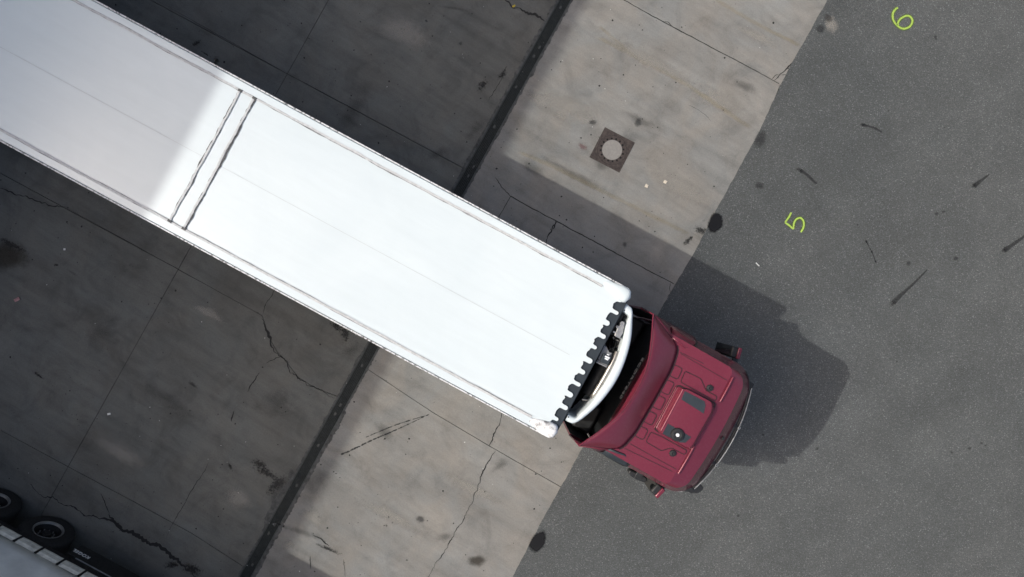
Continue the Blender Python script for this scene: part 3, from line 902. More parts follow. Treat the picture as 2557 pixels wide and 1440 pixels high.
# beads of sealant across the roof joint
for u_, dirt in ((-5.068, .5), (-4.822, .9)):
    for wd, mt, zz, jit in ((.036, 'sealant', .013, .22), (.043, 'sealant_dirt', .009, .42)):
        L, Rr, y = [], [], -W2 + SE - .02
        off = 0
        while y < W2 - SE + .02:
            off = .85 * off + random.gauss(0, .0035)
            k = .5 * wd * random.uniform(1 - jit, 1 + jit * .6)
            sh = (.010 if u_ > -5 else .004) if mt == 'sealant_dirt' else 0
            L.append((TX(u_) + off - k, y, ZT + zz)); Rr.append((TX(u_) + off + k + sh, y, ZT + zz)); y += .045
        mb = MB().grid([L, [(lerp(a[0], b[0], .5), a[1], a[2] + (.005 if mt == 'sealant' else 0)) for a, b in zip(L, Rr)], Rr])
        mb.build('joint_sealant', M[mt], trailer, smooth=50, fix=False)
    MB().box(TX(u_), W2 - SE - .01, ZT + .012, .07, .04, .012).build('joint_knot', M['sealant_dirt'], trailer, bevel=.004)
    MB().box(TX(u_), -W2 + SE + .01, ZT + .012, .07, .04, .012).build('joint_knot', M['sealant_dirt'], trailer, bevel=.004)
# faint centre seam
for u0, u1 in ((UR + .02, -5.12), (-4.77, 1.25)):
    MB().box2(TX(u0), TX(u1), -.03, -.023, ZT, ZT + .003).build('centre_seam', M['centre'], trailer)
# rear doors, chassis, running gear
for s in (-1, 1):
    d = MB().box2(TX(UR) - .06, TX(UR) - .003, s * .01, s * (W2 - .02), 1.15, 3.92).build('rear_door', M['white'], trailer, bevel=.01)
    for yy in (.35, .9):
        MB().tube([(TX(UR) - .09, s * yy, 1.1), (TX(UR) - .09, s * yy, 3.95)], .016, 8).build('lock_rod', M['alu'], d)
    MB().box2(TX(-11.7), TX(.9), s * .42, s * .50, .78, 1.115).build('frame_rail', M['steel'], trailer)
    MB().box2(TX(-5.2), TX(-1.9), s * 1.12, s * 1.17, .48, .98).build('side_guard', M['alu'], trailer, bevel=.01)
    lg = MB().box2(TX(-1.35), TX(-1.2), s * .86, s * 1.0, .32, 1.12); lg.build('landing_leg', M['steel'], trailer, bevel=.01)
for u_ in (-8.80, -7.49, -6.18):
    MB().tube([(TX(u_), -1.0, .52), (TX(u_), 1.0, .52)], .07, 10).build('axle', M['steel'], trailer)
    for s in (-1, 1):
        make_wheel(trailer, TX(u_), s * 1.07, .52, .38, s)
        mg = []
        for k in range(13):
            a = R(20 + 140 * k / 12)
            mg.append([(TX(u_) + .6 * math.cos(a), s * 1.06 - .21, .52 + .6 * math.sin(a) * .93), (TX(u_) + .6 * math.cos(a), s * 1.06 + .21, .52 + .6 * math.sin(a) * .93)])
        MB().grid(mg).build('mudguard', M['black'], trailer, smooth=60, solid=.02)
MB().box2(TX(-11.9), TX(-11.78), -1.15, 1.15, .45, .58).build('rear_bumper', M['steel'], trailer, bevel=.01)

# refrigeration unit on the front wall
ZU = 3.93
outer = [(1563, 757), (1572, 763), (1580, 773), (1580.5, 800), (1577, 848), (1562, 903), (1537, 957), (1497, 1009), (1454, 1047), (1433, 1057.5), (1423, 1056), (1411, 1050)]
inner = [(1555, 776), (1564, 784), (1570.5, 791), (1564, 810), (1556.5, 848), (1541, 898), (1513, 953), (1476, 1006), (1448, 1034), (1441, 1042), (1432, 1041), (1419, 1034)]
oo = smooth_path([TF.loc(*p, ZU) for p in outer], 5); ii = smooth_path([TF.loc(*p, ZU) for p in inner], 5)
oo = [Vector((max(p.x, TX(UF) + .004), p.y, ZU)) for p in oo]; ii = [Vector((max(p.x, TX(UF) + .004), p.y, ZU)) for p in ii]
rows = []
for t, dz in ((0, -1.2), (0, -.05), (.04, -.018), (.14, -.002), (.35, .010), (.6, .012), (.85, .0), (.96, -.02), (1, -.06), (1, -.45)):
    rows.append([tuple(a + (b - a) * t + Vector((0, 0, dz))) for a, b in zip(oo, ii)])
unit = MB().grid(rows).build('refrigeration_unit', M['white'], trailer, smooth=50)
low = [(TX(UF) + .004, -1.0), (TX(UF) + .50, -.86), (TX(UF) + .62, -.3), (TX(UF) + .62, .3), (TX(UF) + .50, .86), (TX(UF) + .004, 1.0)]
oc = [(p.x, p.y) for p in oo]
MB().prism([(TX(UF) + .003, oc[0][1])] + oc + [(TX(UF) + .003, oc[-1][1])], 1.85, 3.10).build('unit_housing', M['white'], unit, bevel=.01)
MB().prism([(TX(UF) + .006, ii[0].y - .01)] + [(p.x - .004, p.y) for p in ii] + [(TX(UF) + .006, ii[-1].y + .01)], 3.10, 3.24).build('unit_floor', M['hole'], unit)
def ul(x, y, z): return Vector(TF.loc(x, y, z))
# back panel behind the components
MB().box2(TX(UF) - .001, TX(UF) + .014, -1.02, 1.02, 3.2, 3.93).build('unit_backplate', M['black'], unit)
# grey bracket and black controller with white labels
zb = 3.85
br = [tuple(ul(*p, zb).xy) for p in ((1511, 859), (1521, 879), (1528, 882), (1515, 917), (1489, 905))]
MB().prism(br, zb - .02, zb).build('bracket', M['greyplate'], unit)
MB().prism([tuple(ul(*p, zb).xy) for p in ((1490, 905), (1488, 902), (1514, 914), (1514, 917))], zb, zb + .03).build('bracket_lip', M['alu'], unit)
cb = [tuple(ul(*p, zb + .06).xy) for p in ((1507, 882), (1528, 890), (1518, 912), (1498, 903))]
MB().prism(cb, zb + .002, zb + .07).build('control_box', M['slate'], unit, bevel=.008)
for q in (((1511.5, 887.5), (1523, 892), (1521.5, 896), (1510, 891)), ((1510.5, 892.5), (1520, 896.5), (1518, 900), (1509.5, 896)), ((1516, 883), (1522, 885.5), (1520.5, 887.5), (1515, 885.5))):
    MB().prism([tuple(ul(*p, zb + .07).xy) for p in q], zb + .0705, zb + .074).build('label_plate', M['labelw'], unit)
for p in ((1512, 863), (1494, 898)):
    c_ = ul(*p, zb); MB().lathe([(0, .008), (.010, .006), (.011, 0)], c_.x, c_.y, zb, n=8, axis='Z').build('bolt', M['black'], unit)
# compressor casting, hoses, pipes, fan drum
zc = 3.90
cast = [(1551, 806), (1557, 806), (1560, 813), (1557, 823), (1556, 832), (1552, 838), (1549, 841), (1552, 845), (1549, 846), (1541, 842), (1534, 838), (1536, 832), (1530, 830), (1531, 825), (1539, 828), (1541, 820), (1537, 816), (1540, 811), (1546, 814)]
MB().prism([tuple(ul(*p, zc).xy) for p in cast], zc - .15, zc).build('compressor', M['alu'], unit, bevel=.014, seg=3)
c_ = ul(1553.5, 807.5, zc)
MB().lathe([(0, .02), (.012, .02), (.016, .034), (.034, .034), (.038, .0)], c_.x, c_.y, zc, n=18, axis='Z').build('boss', M['alu'], unit, smooth=30)
MB().tube(smooth_path([ul(1541, 879, 3.82), ul(1533, 898, 3.84), ul(1516, 930, 3.84), ul(1500, 958, 3.83), ul(1484, 984, 3.81), ul(1479, 992, 3.75)], 6), .041, 12).build('exhaust_pipe', M['pipe'], unit, smooth=40)
MB().tube([ul(1454, 997, 3.62), ul(1464, 998.5, 3.63), ul(1476, 1000, 3.62)], .020, 10).build('stub_pipe', M['pipe'], unit, smooth=40)
MB().tube([ul(1508, 912, 3.45), ul(1470, 986, 3.45)], .13, 20).build('fan_drum', M['black'], unit, smooth=40)
for k in range(9):
    a = ul(random.uniform(1522, 1542), random.uniform(846, 872), 3.55); b = ul(random.uniform(1518, 1530), random.uniform(872, 884), 3.79)
    m_ = (a + b) / 2 + Vector((random.uniform(-.06, .06), random.uniform(-.06, .06), .06))
    MB().tube(smooth_path([a, m_, b], 5), .007, 6).build('hose', M['black'], unit, smooth=50)
for a, b in (((1538, 848), (1551, 854)), ((1542, 864), (1548, 867)), ((1531, 841), (1533, 846)), ((1556, 822), (1558, 828))):
    MB().tube([ul(*a, 3.68), ul(*b, 3.68)], .011, 6).build('fitting', M['pipe'], unit, smooth=40)
for p in ((1559, 774), (1419, 1041)):
    c_ = ul(*p, ZU); MB().lathe([(0, .017), (.010, .016), (.012, .008)], c_.x, c_.y, ZU, n=8, axis='Z').build('bolt', M['slate'], unit)
MB().box2(TX(UF) + .02, TX(UF) + .10, .55, .95, 3.25, 3.74).build('side_bracket', M['black'], unit, bevel=.01)

# ------------------------------------------------------------------ claret tractor
CA, CV = 29.5, -.438
CF = Frame(CA, 2.0, CV)
truck = empty('tractor_unit', 'claret tractor unit with high roof spoiler and raised roof hatch', 'truck', loc=CF.w(0, 0), rz=-R(CA))
CXo = 2.0
cu = lambda u: u - CXo
ZR = 3.66
levels = [  # z, front u, half width, front corner radius, front bow
    (.42, 4.50, 1.18, .30, .10), (.60, 4.58, 1.21, .34, .12), (1.30, 4.60, 1.215, .36, .13), (1.75, 4.58, 1.215, .38, .14), (2.50, 4.50, 1.215, .40, .15),
    (2.90, 4.44, 1.215, .42, .14), (3.02, 4.41, 1.215, .42, .14), (3.06, 4.40, 1.197, .42, .14), (3.12, 4.372, 1.185, .42, .14), (3.20, 4.318, 1.165, .40, .13), (3.37, 4.19, 1.122, .36, .11),
    (3.56, 4.035, 1.076, .28, .07), (3.61, 3.88, 1.068, .20, .05), (3.645, 3.755, 1.062, .13, .03), (ZR, 3.70, 1.055, .10, .02)]
XR = 2.50
def contour(z, grow=0.0, nf=9, na=7, ns=8, xr=XR):
    xf, w, rf, bow = table(levels, z)
    xf += grow; w += grow; rr = .06
    pts = []
    for k in range(nf):
        y = lerp(-(w - rf), w - rf, k / (nf - 1)); pts.append((xf - bow * (y / w) ** 2, y))
    xe = xf - bow * ((w - rf) / w) ** 2
    for k in range(1, na):
        a = R(90) * k / (na - 1); pts.append((xe - rf + rf * math.cos(a), w - rf + rf * math.sin(a)))
    for k in range(1, ns): pts.append((lerp(xe - rf, xr + rr, k / (ns - 1)), w))
    pts.append((xr + rr * .3, w - rr * .3)); pts.append((xr, w - rr))
    for k in range(1, 6): pts.append((xr, lerp(w - rr, -(w - rr), k / 5)))
    pts.append((xr + rr * .3, -w + rr * .3))
    for k in range(ns): pts.append((lerp(xr + rr, xe - rf, k / (ns - 1)), -w))
    for k in range(1, na - 1):
        a = R(-90) + R(90) * k / (na - 1); pts.append((xe - rf + rf * math.cos(a), -(w - rf) + rf * math.sin(a)))
    return [(cu(x), y, z) for x, y in pts]
rows = [contour(l[0]) for l in levels]
cb_ = MB()
n = len(rows[0])
cb_.v = [p for r_ in rows for p in r_]
cb_.f = [(i * n + k, i * n + (k + 1) % n, (i + 1) * n + (k + 1) % n, (i + 1) * n + k) for i in range(len(rows) - 1) for k in range(n)]
cb_.f += [tuple(range(n - 1, -1, -1)), tuple((len(rows) - 1) * n + k for k in range(n))]
cab = cb_.build('cab_body', M['red'], truck, smooth=14)
# glazing, doors, front
def patch(name, zs, idx, grow, mat, parent):
    r_ = []
    for z in zs:
        c = contour(z, grow); r_.append([c[i % n] for i in idx])
    return MB().grid(r_).build(name, mat, parent, smooth=40)
patch('windscreen', [1.72, 2.0, 2.3, 2.6, 2.88], list(range(-5, 14)), .006, M['glass'], truck)
patch('grille', [.85, 1.0, 1.2, 1.4, 1.56], list(range(0, 9)), .008, M['black'], truck)
for k in range(4):
    patch('grille_bar', [.92 + .17 * k, .955 + .17 * k], list(range(0, 9)), .02, M['chrome'], truck)
patch('bumper', [.43, .55, .7], list(range(-5, 14)), .02, M['slate'], truck)
for rng in (range(9, 13), range(-4, 0)):
    patch('headlight', [.62, .70, .78], list(rng), .026, M['lamp'], truck)
for s in (-1, 1):
    w_ = 1.215
    d = MB().box2(cu(3.05), cu(4.02), s * w_, s * (w_ + .006), 1.05, 2.88).build('door', M['red'], truck, bevel=.006)
    MB().prism([(cu(3.12), 1.86), (cu(3.98), 1.86), (cu(3.98), 2.75), (cu(3.85), 2.84), (cu(3.12), 2.84)], 0, .006).build('window', M['glass'], d)
    wnd = d.children[0]
    wnd.matrix_local = Matrix(((1, 0, 0, 0), (0, 0, s, s * (w_ + .007)), (0, 1, 0, 0), (0, 0, 0, 1)))
    MB().box2(cu(3.12), cu(3.28), s * (w_ + .012), s * (w_ + .035), 1.62, 1.66).build('handle', M['black'], d, bevel=.005)
    for k in range(3): MB().box2(cu(3.15), cu(3.75), s * (w_ - .22), s * (w_ - .01), .35 + .26 * k, .40 + .26 * k).build('step', M['steel'], truck, bevel=.008)
# roof pressings ---------------------------------------------------------
rl = lambda x, y, z=ZR: Vector(CF.loc(x, y, z))
def round_poly(pts, r, nseg=4):
    out = []; m = len(pts)
    for i in range(m):
        p0, p1, p2 = Vector(pts[i - 1]), Vector(pts[i]), Vector(pts[(i + 1) % m])
        a = (p0 - p1); b = (p2 - p1); d = min(r, a.length * .45, b.length * .45)
        q0 = p1 + a.normalized() * d; q2 = p1 + b.normalized() * d
        for k in range(nseg + 1):
            t = k / nseg; out.append((q0.lerp(p1, t)).lerp(p1.lerp(q2, t), t))
    return out
def outline(name, pts, wd, z, parent, mat, closed=True):
    m = len(pts); L, Rr = [], []
    rng = list(range(m)) + ([0] if closed else [])
    for i in rng:
        pa = pts[(i - 1) % m] if closed or i > 0 else pts[i]; pb = pts[(i + 1) % m] if closed or i < m - 1 else pts[i]
        t = (Vector(pb) - Vector(pa)); t.z = 0; t.normalize(); s = Vector((-t.y, t.x))
        p = pts[i]
        L.append((p[0] + s.x * wd / 2, p[1] + s.y * wd / 2, z)); Rr.append((p[0] - s.x * wd / 2, p[1] - s.y * wd / 2, z))
    return MB().grid([L, Rr]).build(name, mat, parent, fix=False)
c1 = lambda x, y: (1340 + x / 2.4, 680 + y / 2.4)
c3 = lambda x, y: (1360 + x / 5.143, 980 + y / 5.143)
squares = [[(825, 552), (876, 575), (845, 642), (790, 614)], [(776, 640), (828, 662), (790, 736), (738, 710)], [(725, 732), (776, 757), (742, 828), (690, 802)], [(672, 827), (723, 851), (690, 918), (636, 890)], [(618, 918), (670, 942), (640, 1004), (588, 980)]]
for q in squares:
    pl = round_poly([rl(*c1(*p)) for p in q], .045)
    s_ = outline('roof_recess', pl, .013, ZR + .0035, cab, M['seam'])
    MB().prism([(p.x, p.y) for p in inset([p.xy for p in pl], .010) and [Vector(v) for v in inset([tuple(p.xy) for p in pl], .010)]], ZR - .01, ZR + .0025).build('roof_pressing', M['red'], cab)
for q, f_ in (([(890, 590), (985, 636), (1015, 706), (1084, 744), (1071, 770), (862, 656)], c1), ([(1362, 503), (1500, 562), (1832, 742), (1800, 800), (1622, 708), (1498, 748), (1300, 632)], c3)):
    pl = round_poly([rl(*f_(*p)) for p in q], .035)
    outline('roof_recess', pl, .013, ZR + .0035, cab, M['seam'])
    MB().prism([Vector(v) for v in inset([tuple(p.xy) for p in pl], .010)], ZR - .01, ZR + .0045).build('roof_pressing', M['red'], cab)
for a, b, f_ in (((862, 486), (1140, 646), c1), ((860, 478), (1000, 545), c1), ((1095, 655), (1690, 985), c3), ((1030, 715), (1640, 1012), c3)):
    pa, pb = rl(*f_(*a)), rl(*f_(*b))
    outline('roof_seam', [pa, pb], .009, ZR + .003, cab, M['seam'], closed=False)
for p in (c1(1037, 692), c1(815, 1083)):
    q = rl(*p); MB().lathe([(0, .016), (.018, .02), (.022, .030), (.048, .024), (.055, .0)], q.x, q.y, ZR, n=22, axis='Z').build('roof_plug', M['black'], cab, smooth=30)
# hatch
fr = round_poly([rl(*c1(*p)) for p in ((842, 672), (1075, 786), (930, 1056), (703, 938))], .06)
outline('hatch_recess', fr, .030, ZR + .0032, cab, M['seam'])
MB().prism([Vector(v) for v in inset([tuple(p.xy) for p in fr], .014)], ZR, ZR + .016).build('hatch_frame', M['red'], cab, bevel=.008)
LZ = ZR + .115
lid = round_poly([rl(*c1(*p), LZ) for p in ((886, 692), (1052, 778), (1050, 830), (930, 1042), (905, 1050), (742, 958))], .07)
base = round_poly([rl(*c1(*p), ZR) for p in ((862, 686), (1062, 786), (1060, 836), (932, 1056), (905, 1060), (716, 948))], .07)
hh = MB(); m_ = len(lid)
ring = lambda pts, z: [(p.x, p.y, z) for p in pts]
lid_o = [lerp(Vector(a), Vector(b), .72) for a, b in zip(base, lid)]
hh.v = ring(base, ZR + .012) + ring(lid_o, LZ - .03) + ring(lid, LZ - .004) + ring([Vector(v) for v in [lerp(Vector((sum(p.x for p in lid) / m_, sum(p.y for p in lid) / m_, 0)), Vector((p.x, p.y, 0)), .94) for p in lid]], LZ)
hh.f = [(i * m_ + k, i * m_ + (k + 1) % m_, (i + 1) * m_ + (k + 1) % m_, (i + 1) * m_ + k) for i in range(3) for k in range(m_)] + [tuple(3 * m_ + k for k in range(m_))]
hatch = hh.build('roof_hatch', M['red'], truck, smooth=28)
for q in (((888, 710), (1006, 772), (1012, 796), (1001, 846), (866, 760)), ((786, 905), (926, 986), (892, 1020), (856, 1018), (755, 966))):
    MB().prism([rl(*c1(*p), LZ) for p in q], LZ - .004, LZ + .004).build('hatch_panel', M['slate'], hatch)
q = rl(*c1(845, 974), LZ + .03)
MB().lathe([(0, .028), (.05, .03), (.062, .034), (.098, .028), (.105, .015), (.106, .0)], q.x, q.y, LZ + .003, n=30, axis='Z').build('beacon_mount', M['black'], hatch, smooth=25)
MB().lathe([(.0, .046), (.022, .046), (.028, .038), (.029, .03)], q.x, q.y, LZ + .003, n=18, axis='Z').build('beacon_stud', M['labelw'], hatch, smooth=30)
for a, b in (((1178, 628), (1100, 775)), ((945, 1040), (850, 1205))):
    pa, pb = rl(*c1(*a)), rl(*c1(*b))
    pts_ = [pa.lerp(pb, t / 8) for t in range(9)]
    MB().tube([(p.x, p.y, ZR - .004 + .010 * math.sin(math.pi * t / 8)) for t, p in enumerate(pts_)], .017, 10).build('roof_ridge', M['red'], cab, smooth=60)
pa, pb = rl(*c1(878, 700), LZ - .02), rl(*c1(748, 945), LZ - .02)
MB().tube([pa.lerp(pb, t / 6) for t in range(7)], .022, 12).build('hatch_edge', M['red'], hatch, smooth=60)
pa, pb = rl(*c1(838, 685), ZR + .014), rl(*c1(707, 930), ZR + .014)
MB().tube([pa, pb], .009, 8).build('hatch_frame_edge', M['red'], hatch, smooth=60)
# header details: centre marker, side markers
q = rl(*c1(1104, 985), 3.30)
MB().box(q.x - .005, q.y, 3.40, .05, .06, .05).build('marker_lamp', M['black'], truck, bevel=.012)
pa, pb = rl(*c1(1036, 946), 3.60), rl(*c1(1100, 983), 3.54)
# light bar with standoffs along the top of the windscreen
bar = []
for k in range(15):
    y = lerp(-1.02, 1.0, k / 14)
    bar.append((cu(4.46) - .20 * (y / 1.1) ** 2, y, 3.12))
lb = MB().tube(bar, .011, 8).build('light_bar', M['chrome'], truck, smooth=40)
MB().tube([(x - .030, y, z - .02) for x, y, z in bar], .022, 8).build('bar_shadow_strip', M['black'], lb, smooth=40)  # black strip standing in for the shadow behind the light bar
ends = [bar[0], bar[4], bar[9], bar[14]]
for k, e in enumerate(ends):
    MB().box(e[0] - .05, e[1], e[2] - .01, .13, .05 if k in (1, 2) else .09, .06).build('bar_clamp', M['black'], lb, bevel=.008)
    if k in (1, 2): MB().lathe([(.014, 0), (.026, .006), (.014, .012)], e[0] - .01, e[1], e[2] + .03, n=12, axis='Z').build('cable_tie', M['greyplate'], lb)
arc = smooth_path([rl(*p, 3.15) for p in ((1862, 926), (1868, 940), (1871, 958), (1871, 975))], 5)
MB().tube(arc, .013, 8).build('corner_hoop', M['black'], lb, smooth=40)
MB().tube([rl(1856, 937, 3.1), rl(1868, 936, 3.15)], .018, 8).build('hoop_stay', M['black'], lb, smooth=40)
MB().tube([rl(1866, 957, 3.05), rl(1869, 972, 3.05)], .022, 8).build('side_marker', M['lamp'], lb, smooth=40)
MB().tube([rl(1729, 1213, 2.75), rl(1742, 1203, 2.85)], .026, 8).build('side_marker', M['lamp'], lb, smooth=40)
# spoiler -----------------------------------------------------------------
def u_rear(y):
    return table([(0, 2.43), (.30, 2.415), (.57, 2.345), (.82, 2.245), (1.0, 2.165), (1.17, 2.09)], abs(y))[0]
def u_front(y):
    return table([(0, 2.83), (.55, 2.825), (.70, 2.80), (.86, 2.765), (.95, 2.70), (1.0, 2.58), (1.06, 2.42), (1.17, 2.10)], abs(y))[0]
rows = []
ys = [lerp(-1.17, 1.17, k / 40) for k in range(41)]
for j in range(9):
    t = j / 8
    row = []
    for y in ys:
        zf = table([(0, ZR + .012), (.85, ZR + .012), (.97, ZR + .02), (1.06, ZR + .08), (1.17, 3.88)], abs(y))[0]
        zr = 3.95 - .05 * (abs(y) / 1.17) ** 3
        x = lerp(u_rear(y), u_front(y), t); z = lerp(zr, zf, t ** 1.25)
        if t > .86: z = lerp(z, zf, (t - .86) / .14 * .6)
        row.append((cu(x), y, z))
    rows.append(row)
spoiler = MB().grid(rows).build('roof_spoiler', M['red'], truck, smooth=60, solid=.028, solid_off=-1)
edge_u = [(cu(u_rear(y)) - .004, y, 3.954 - .05 * (abs(y) / 1.17) ** 3) for y in ys]
MB().tube(edge_u, .010, 6).build('spoiler_lip', M['red'], spoiler, smooth=50)
outline('spoiler_foot', [Vector((cu(u_front(y)) + .012, y, 0)) for y in ys if abs(y) < .96], .028, ZR + .004, spoiler, M['seam'], closed=False)
# side fairings
for s in (-1, 1):
    r0 = [(cu(2.10), s * 1.165, 3.88), (cu(2.42), s * 1.06, ZR + .08), (cu(2.58), s * 1.0, ZR + .035), (cu(2.72), s * .975, ZR + .02)]
    r1 = [(cu(2.08), s * 1.20, 3.45), (cu(2.40), s * 1.19, 3.34), (cu(2.56), s * 1.185, 3.34), (cu(2.86), s * 1.185, 3.32)]
    r2 = [(cu(2.05), s * 1.236, 3.02), (cu(2.40), s * 1.236, 3.02), (cu(2.56), s * 1.236, 3.02), (cu(2.90), s * 1.236, 3.02)]
    MB().grid([r0[:3], r1[:3], r2[:3]]).build('fairing_top', M['red'], truck, smooth=50, solid=.02, solid_off=0)
    g0 = [(cu(2.565), s * 1.005, ZR + .03), (cu(2.72), s * .985, ZR + .022), (cu(2.84), s * .965, ZR + .012), (cu(2.93), s * 1.01, ZR - .02), (cu(2.98), s * 1.05, 3.63)]
    g1 = [(cu(2.565), s * 1.14, 3.50), (cu(2.72), s * 1.14, 3.50), (cu(2.86), s * 1.13, 3.50), (cu(2.97), s * 1.135, 3.49), (cu(3.03), s * 1.14, 3.46)]
    g2 = [(cu(2.565), s * 1.185, 3.31), (cu(2.72), s * 1.185, 3.30), (cu(2.88), s * 1.18, 3.30), (cu(2.99), s * 1.175, 3.30), (cu(3.06), s * 1.175, 3.29)]
    g3 = [(cu(2.565), s * 1.236, 3.04), (cu(2.72), s * 1.236, 3.04), (cu(2.88), s * 1.236, 3.05), (cu(3.0), s * 1.232, 3.08), (cu(3.07), s * 1.226, 3.10)]
    MB().grid([g0, g1, g2, g3]).build('fairing_panel', M['slate' if s < 0 else 'red'], truck, smooth=40, solid=.018, solid_off=0)
    MB().tube([g0[4], g1[4], g2[4], g3[4]], .014, 6).build('fairing_gasket', M['black'], truck, smooth=50)
    side = [(cu(1.98), 1.05), (cu(2.50), .95), (cu(2.50), 3.04), (cu(2.05), 3.04), (cu(2.02), 2.2)]
    f_ = MB(); f_.v = [(x, s * 1.208, z) for x, z in side] + [(x, s * 1.236, z) for x, z in side]
    f_.f = [(0, 1, 2, 3, 4), (9, 8, 7, 6, 5)] + [(i, (i + 1) % 5, 5 + (i + 1) % 5, 5 + i) for i in range(5)]
    f_.build('side_fairing', M['red'], truck)
    f_ = MB(); f_.v = [(x, s * 1.198, z) for x, z in side] + [(x, s * 1.206, z) for x, z in side]
    f_.f = [(0, 1, 2, 3, 4), (9, 8, 7, 6, 5)] + [(i, (i + 1) % 5, 5 + (i + 1) % 5, 5 + i) for i in range(5)]
    f_.build('fairing_liner', M['black'], truck)
# rear wall of the cab: beads and lettering
for k, (zz, r_) in enumerate(((3.50, .010), (3.56, .012), (3.61, .014), (3.65, .012))):
    MB().tube([(cu(XR) - .012, lerp(-.92, .92, t / 10), zz) for t in range(11)], r_, 6).build('wall_bead', M['red'], truck, smooth=40)
MB().box2(cu(XR) - .012, cu(XR) - .002, -1.1, 1.1, 1.0, 3.18).build('rear_wall_shade', M['black'], truck)  # black sheet paints the gap's shade over the red rear wall
me = text_mesh('ECORT840', .155, .002, .002)
me.materials.append(M['darkletter'])
lt = bpy.data.objects.new('rear_lettering', me); col.objects.link(lt); lt.parent = truck
lt.matrix_local = Matrix(((0, 0, -1, cu(XR) - .0145), (-1, 0, 0, .12), (0, 1, 0, 3.085), (0, 0, 0, 1)))
# mirrors
for s in (-1, 1):
    mx, my = cu(3.95), s * 1.385
    tilt = R(14) * s
    mr = MB().box(mx, my, 2.24, .14, .20, .82, tilt).build('mirror', M['black'], truck, bevel=.035, seg=3)
    MB().box(mx + .070, my + s * .02, 2.35, .07, .20, .64, tilt).build('mirror_cap', M['red'], mr, bevel=.015)
    MB().box(mx - .072, my, 2.24, .006, .165, .74, tilt).build('mirror_glass', M['glass'], mr)
    MB().prism([(mx + .02, s * 1.34), (mx + .10, s * 1.36), (mx + .22, s * 1.16), (mx + .10, s * 1.16)], 2.52, 2.58).build('mirror_arm', M['slate'], mr, bevel=.01)
    MB().tube([(mx - .02, s * 1.36, 1.92), (mx - .02, s * 1.2, 1.92)], .022, 8).build('mirror_arm', M['black'], mr)
def ell(name, pts, z0, z1, mat, parent):
    pl = round_poly([rl(*p, z1) for p in pts], .09)
    return MB().prism([(p.x, p.y) for p in pl], z0, z1).build(name, mat, parent, bevel=.02)
km = ell('kerb_mirror', ((1569, 1180), (1573, 1173), (1590, 1180), (1612, 1190), (1619, 1199), (1610, 1206), (1592, 1199), (1574, 1189)), 2.26, 2.42, M['black'], truck)
MB().box(*rl(1597, 1184, 2.4), .13, .20, .05).build('mirror_arm', M['black'], km, bevel=.01)
fm_ = ell('front_mirror', ((1690, 1217), (1704, 1216), (1728, 1210), (1742, 1207), (1758, 1216), (1755, 1224), (1742, 1233), (1706, 1226)), 2.40, 2.58, M['black'], truck)
MB().tube([rl(1738, 1206, 2.75), rl(1746, 1196, 3.05)], .034, 8).build('mirror_arm', M['black'], fm_, smooth=40)
MB().tube([rl(1701, 1217, 2.7), rl(1703, 1227, 2.66), rl(1692, 1226, 2.66)], .010, 6).build('aerial', M['alu'], fm_)
# chassis, tanks, axles
for s in (-1, 1):
    MB().box2(cu(-1.35), cu(4.2), s * .38, s * .46, .72, .98).build('frame_rail', M['steel'], truck)
    MB().box2(cu(.75), cu(2.15), s * .62, s * 1.2, .42, 1.02).build('fuel_tank', M['black'] if s > 0 else M['steel'], truck, bevel=.08, seg=3)
    make_wheel(truck, cu(3.16), s * 1.03, .50, .32, s)
    for off in (.88, 1.08 + .14): pass
    make_wheel(truck, cu(-.55), s * 1.06, .50, .30, s, dish=.12)
    make_wheel(truck, cu(-.55), s * .73, .50, .30, s, dish=.12)
    mg = []
    for k in range(13):
        a = R(10 + 160 * k / 12)
        mg.append([(cu(-.55) + .62 * math.cos(a), s * .55, .5 + .6 * math.sin(a)), (cu(-.55) + .62 * math.cos(a), s * 1.22, .5 + .6 * math.sin(a))])
    MB().grid(mg).build('mudguard', M['black'], truck, smooth=60, solid=.02)
MB().tube([(cu(3.16), -.95, .5), (cu(3.16), .95, .5)], .06, 8).build('front_axle', M['steel'], truck)
MB().tube([(cu(-.55), -.95, .5), (cu(-.55), .95, .5)], .09, 10).build('rear_axle', M['steel'], truck)
MB().lathe([(0, 1.10), (.44, 1.10), (.46, 1.06), (.46, 1.0)], cu(-.25), 0, 0, n=30, axis='Z').build('fifth_wheel', M['steel'], truck)
MB().box2(cu(.45), cu(2.4), -.37, .37, .98, 1.03).build('catwalk', M['steel'], truck)
for k in range(3):
    MB().tube(smooth_path([(cu(XR) - .05, -.25 + .22 * k, 1.9), (cu(2.25), -.22 + .2 * k, 1.25), (cu(2.0), -.2 + .18 * k, 1.5), (cu(1.72), -.15 + .14 * k, 1.55)], 6), .022, 8).build('air_line', M['black'], truck, smooth=50)
MB().box2(cu(2.1), cu(2.45), -1.16, -.62, 1.05, 2.55).build('exhaust_cover', M['black'], truck, bevel=.05)
MB().box2(cu(2.2), cu(2.45), .6, 1.1, 1.05, 2.2).build('air_intake', M['black'], truck, bevel=.05)

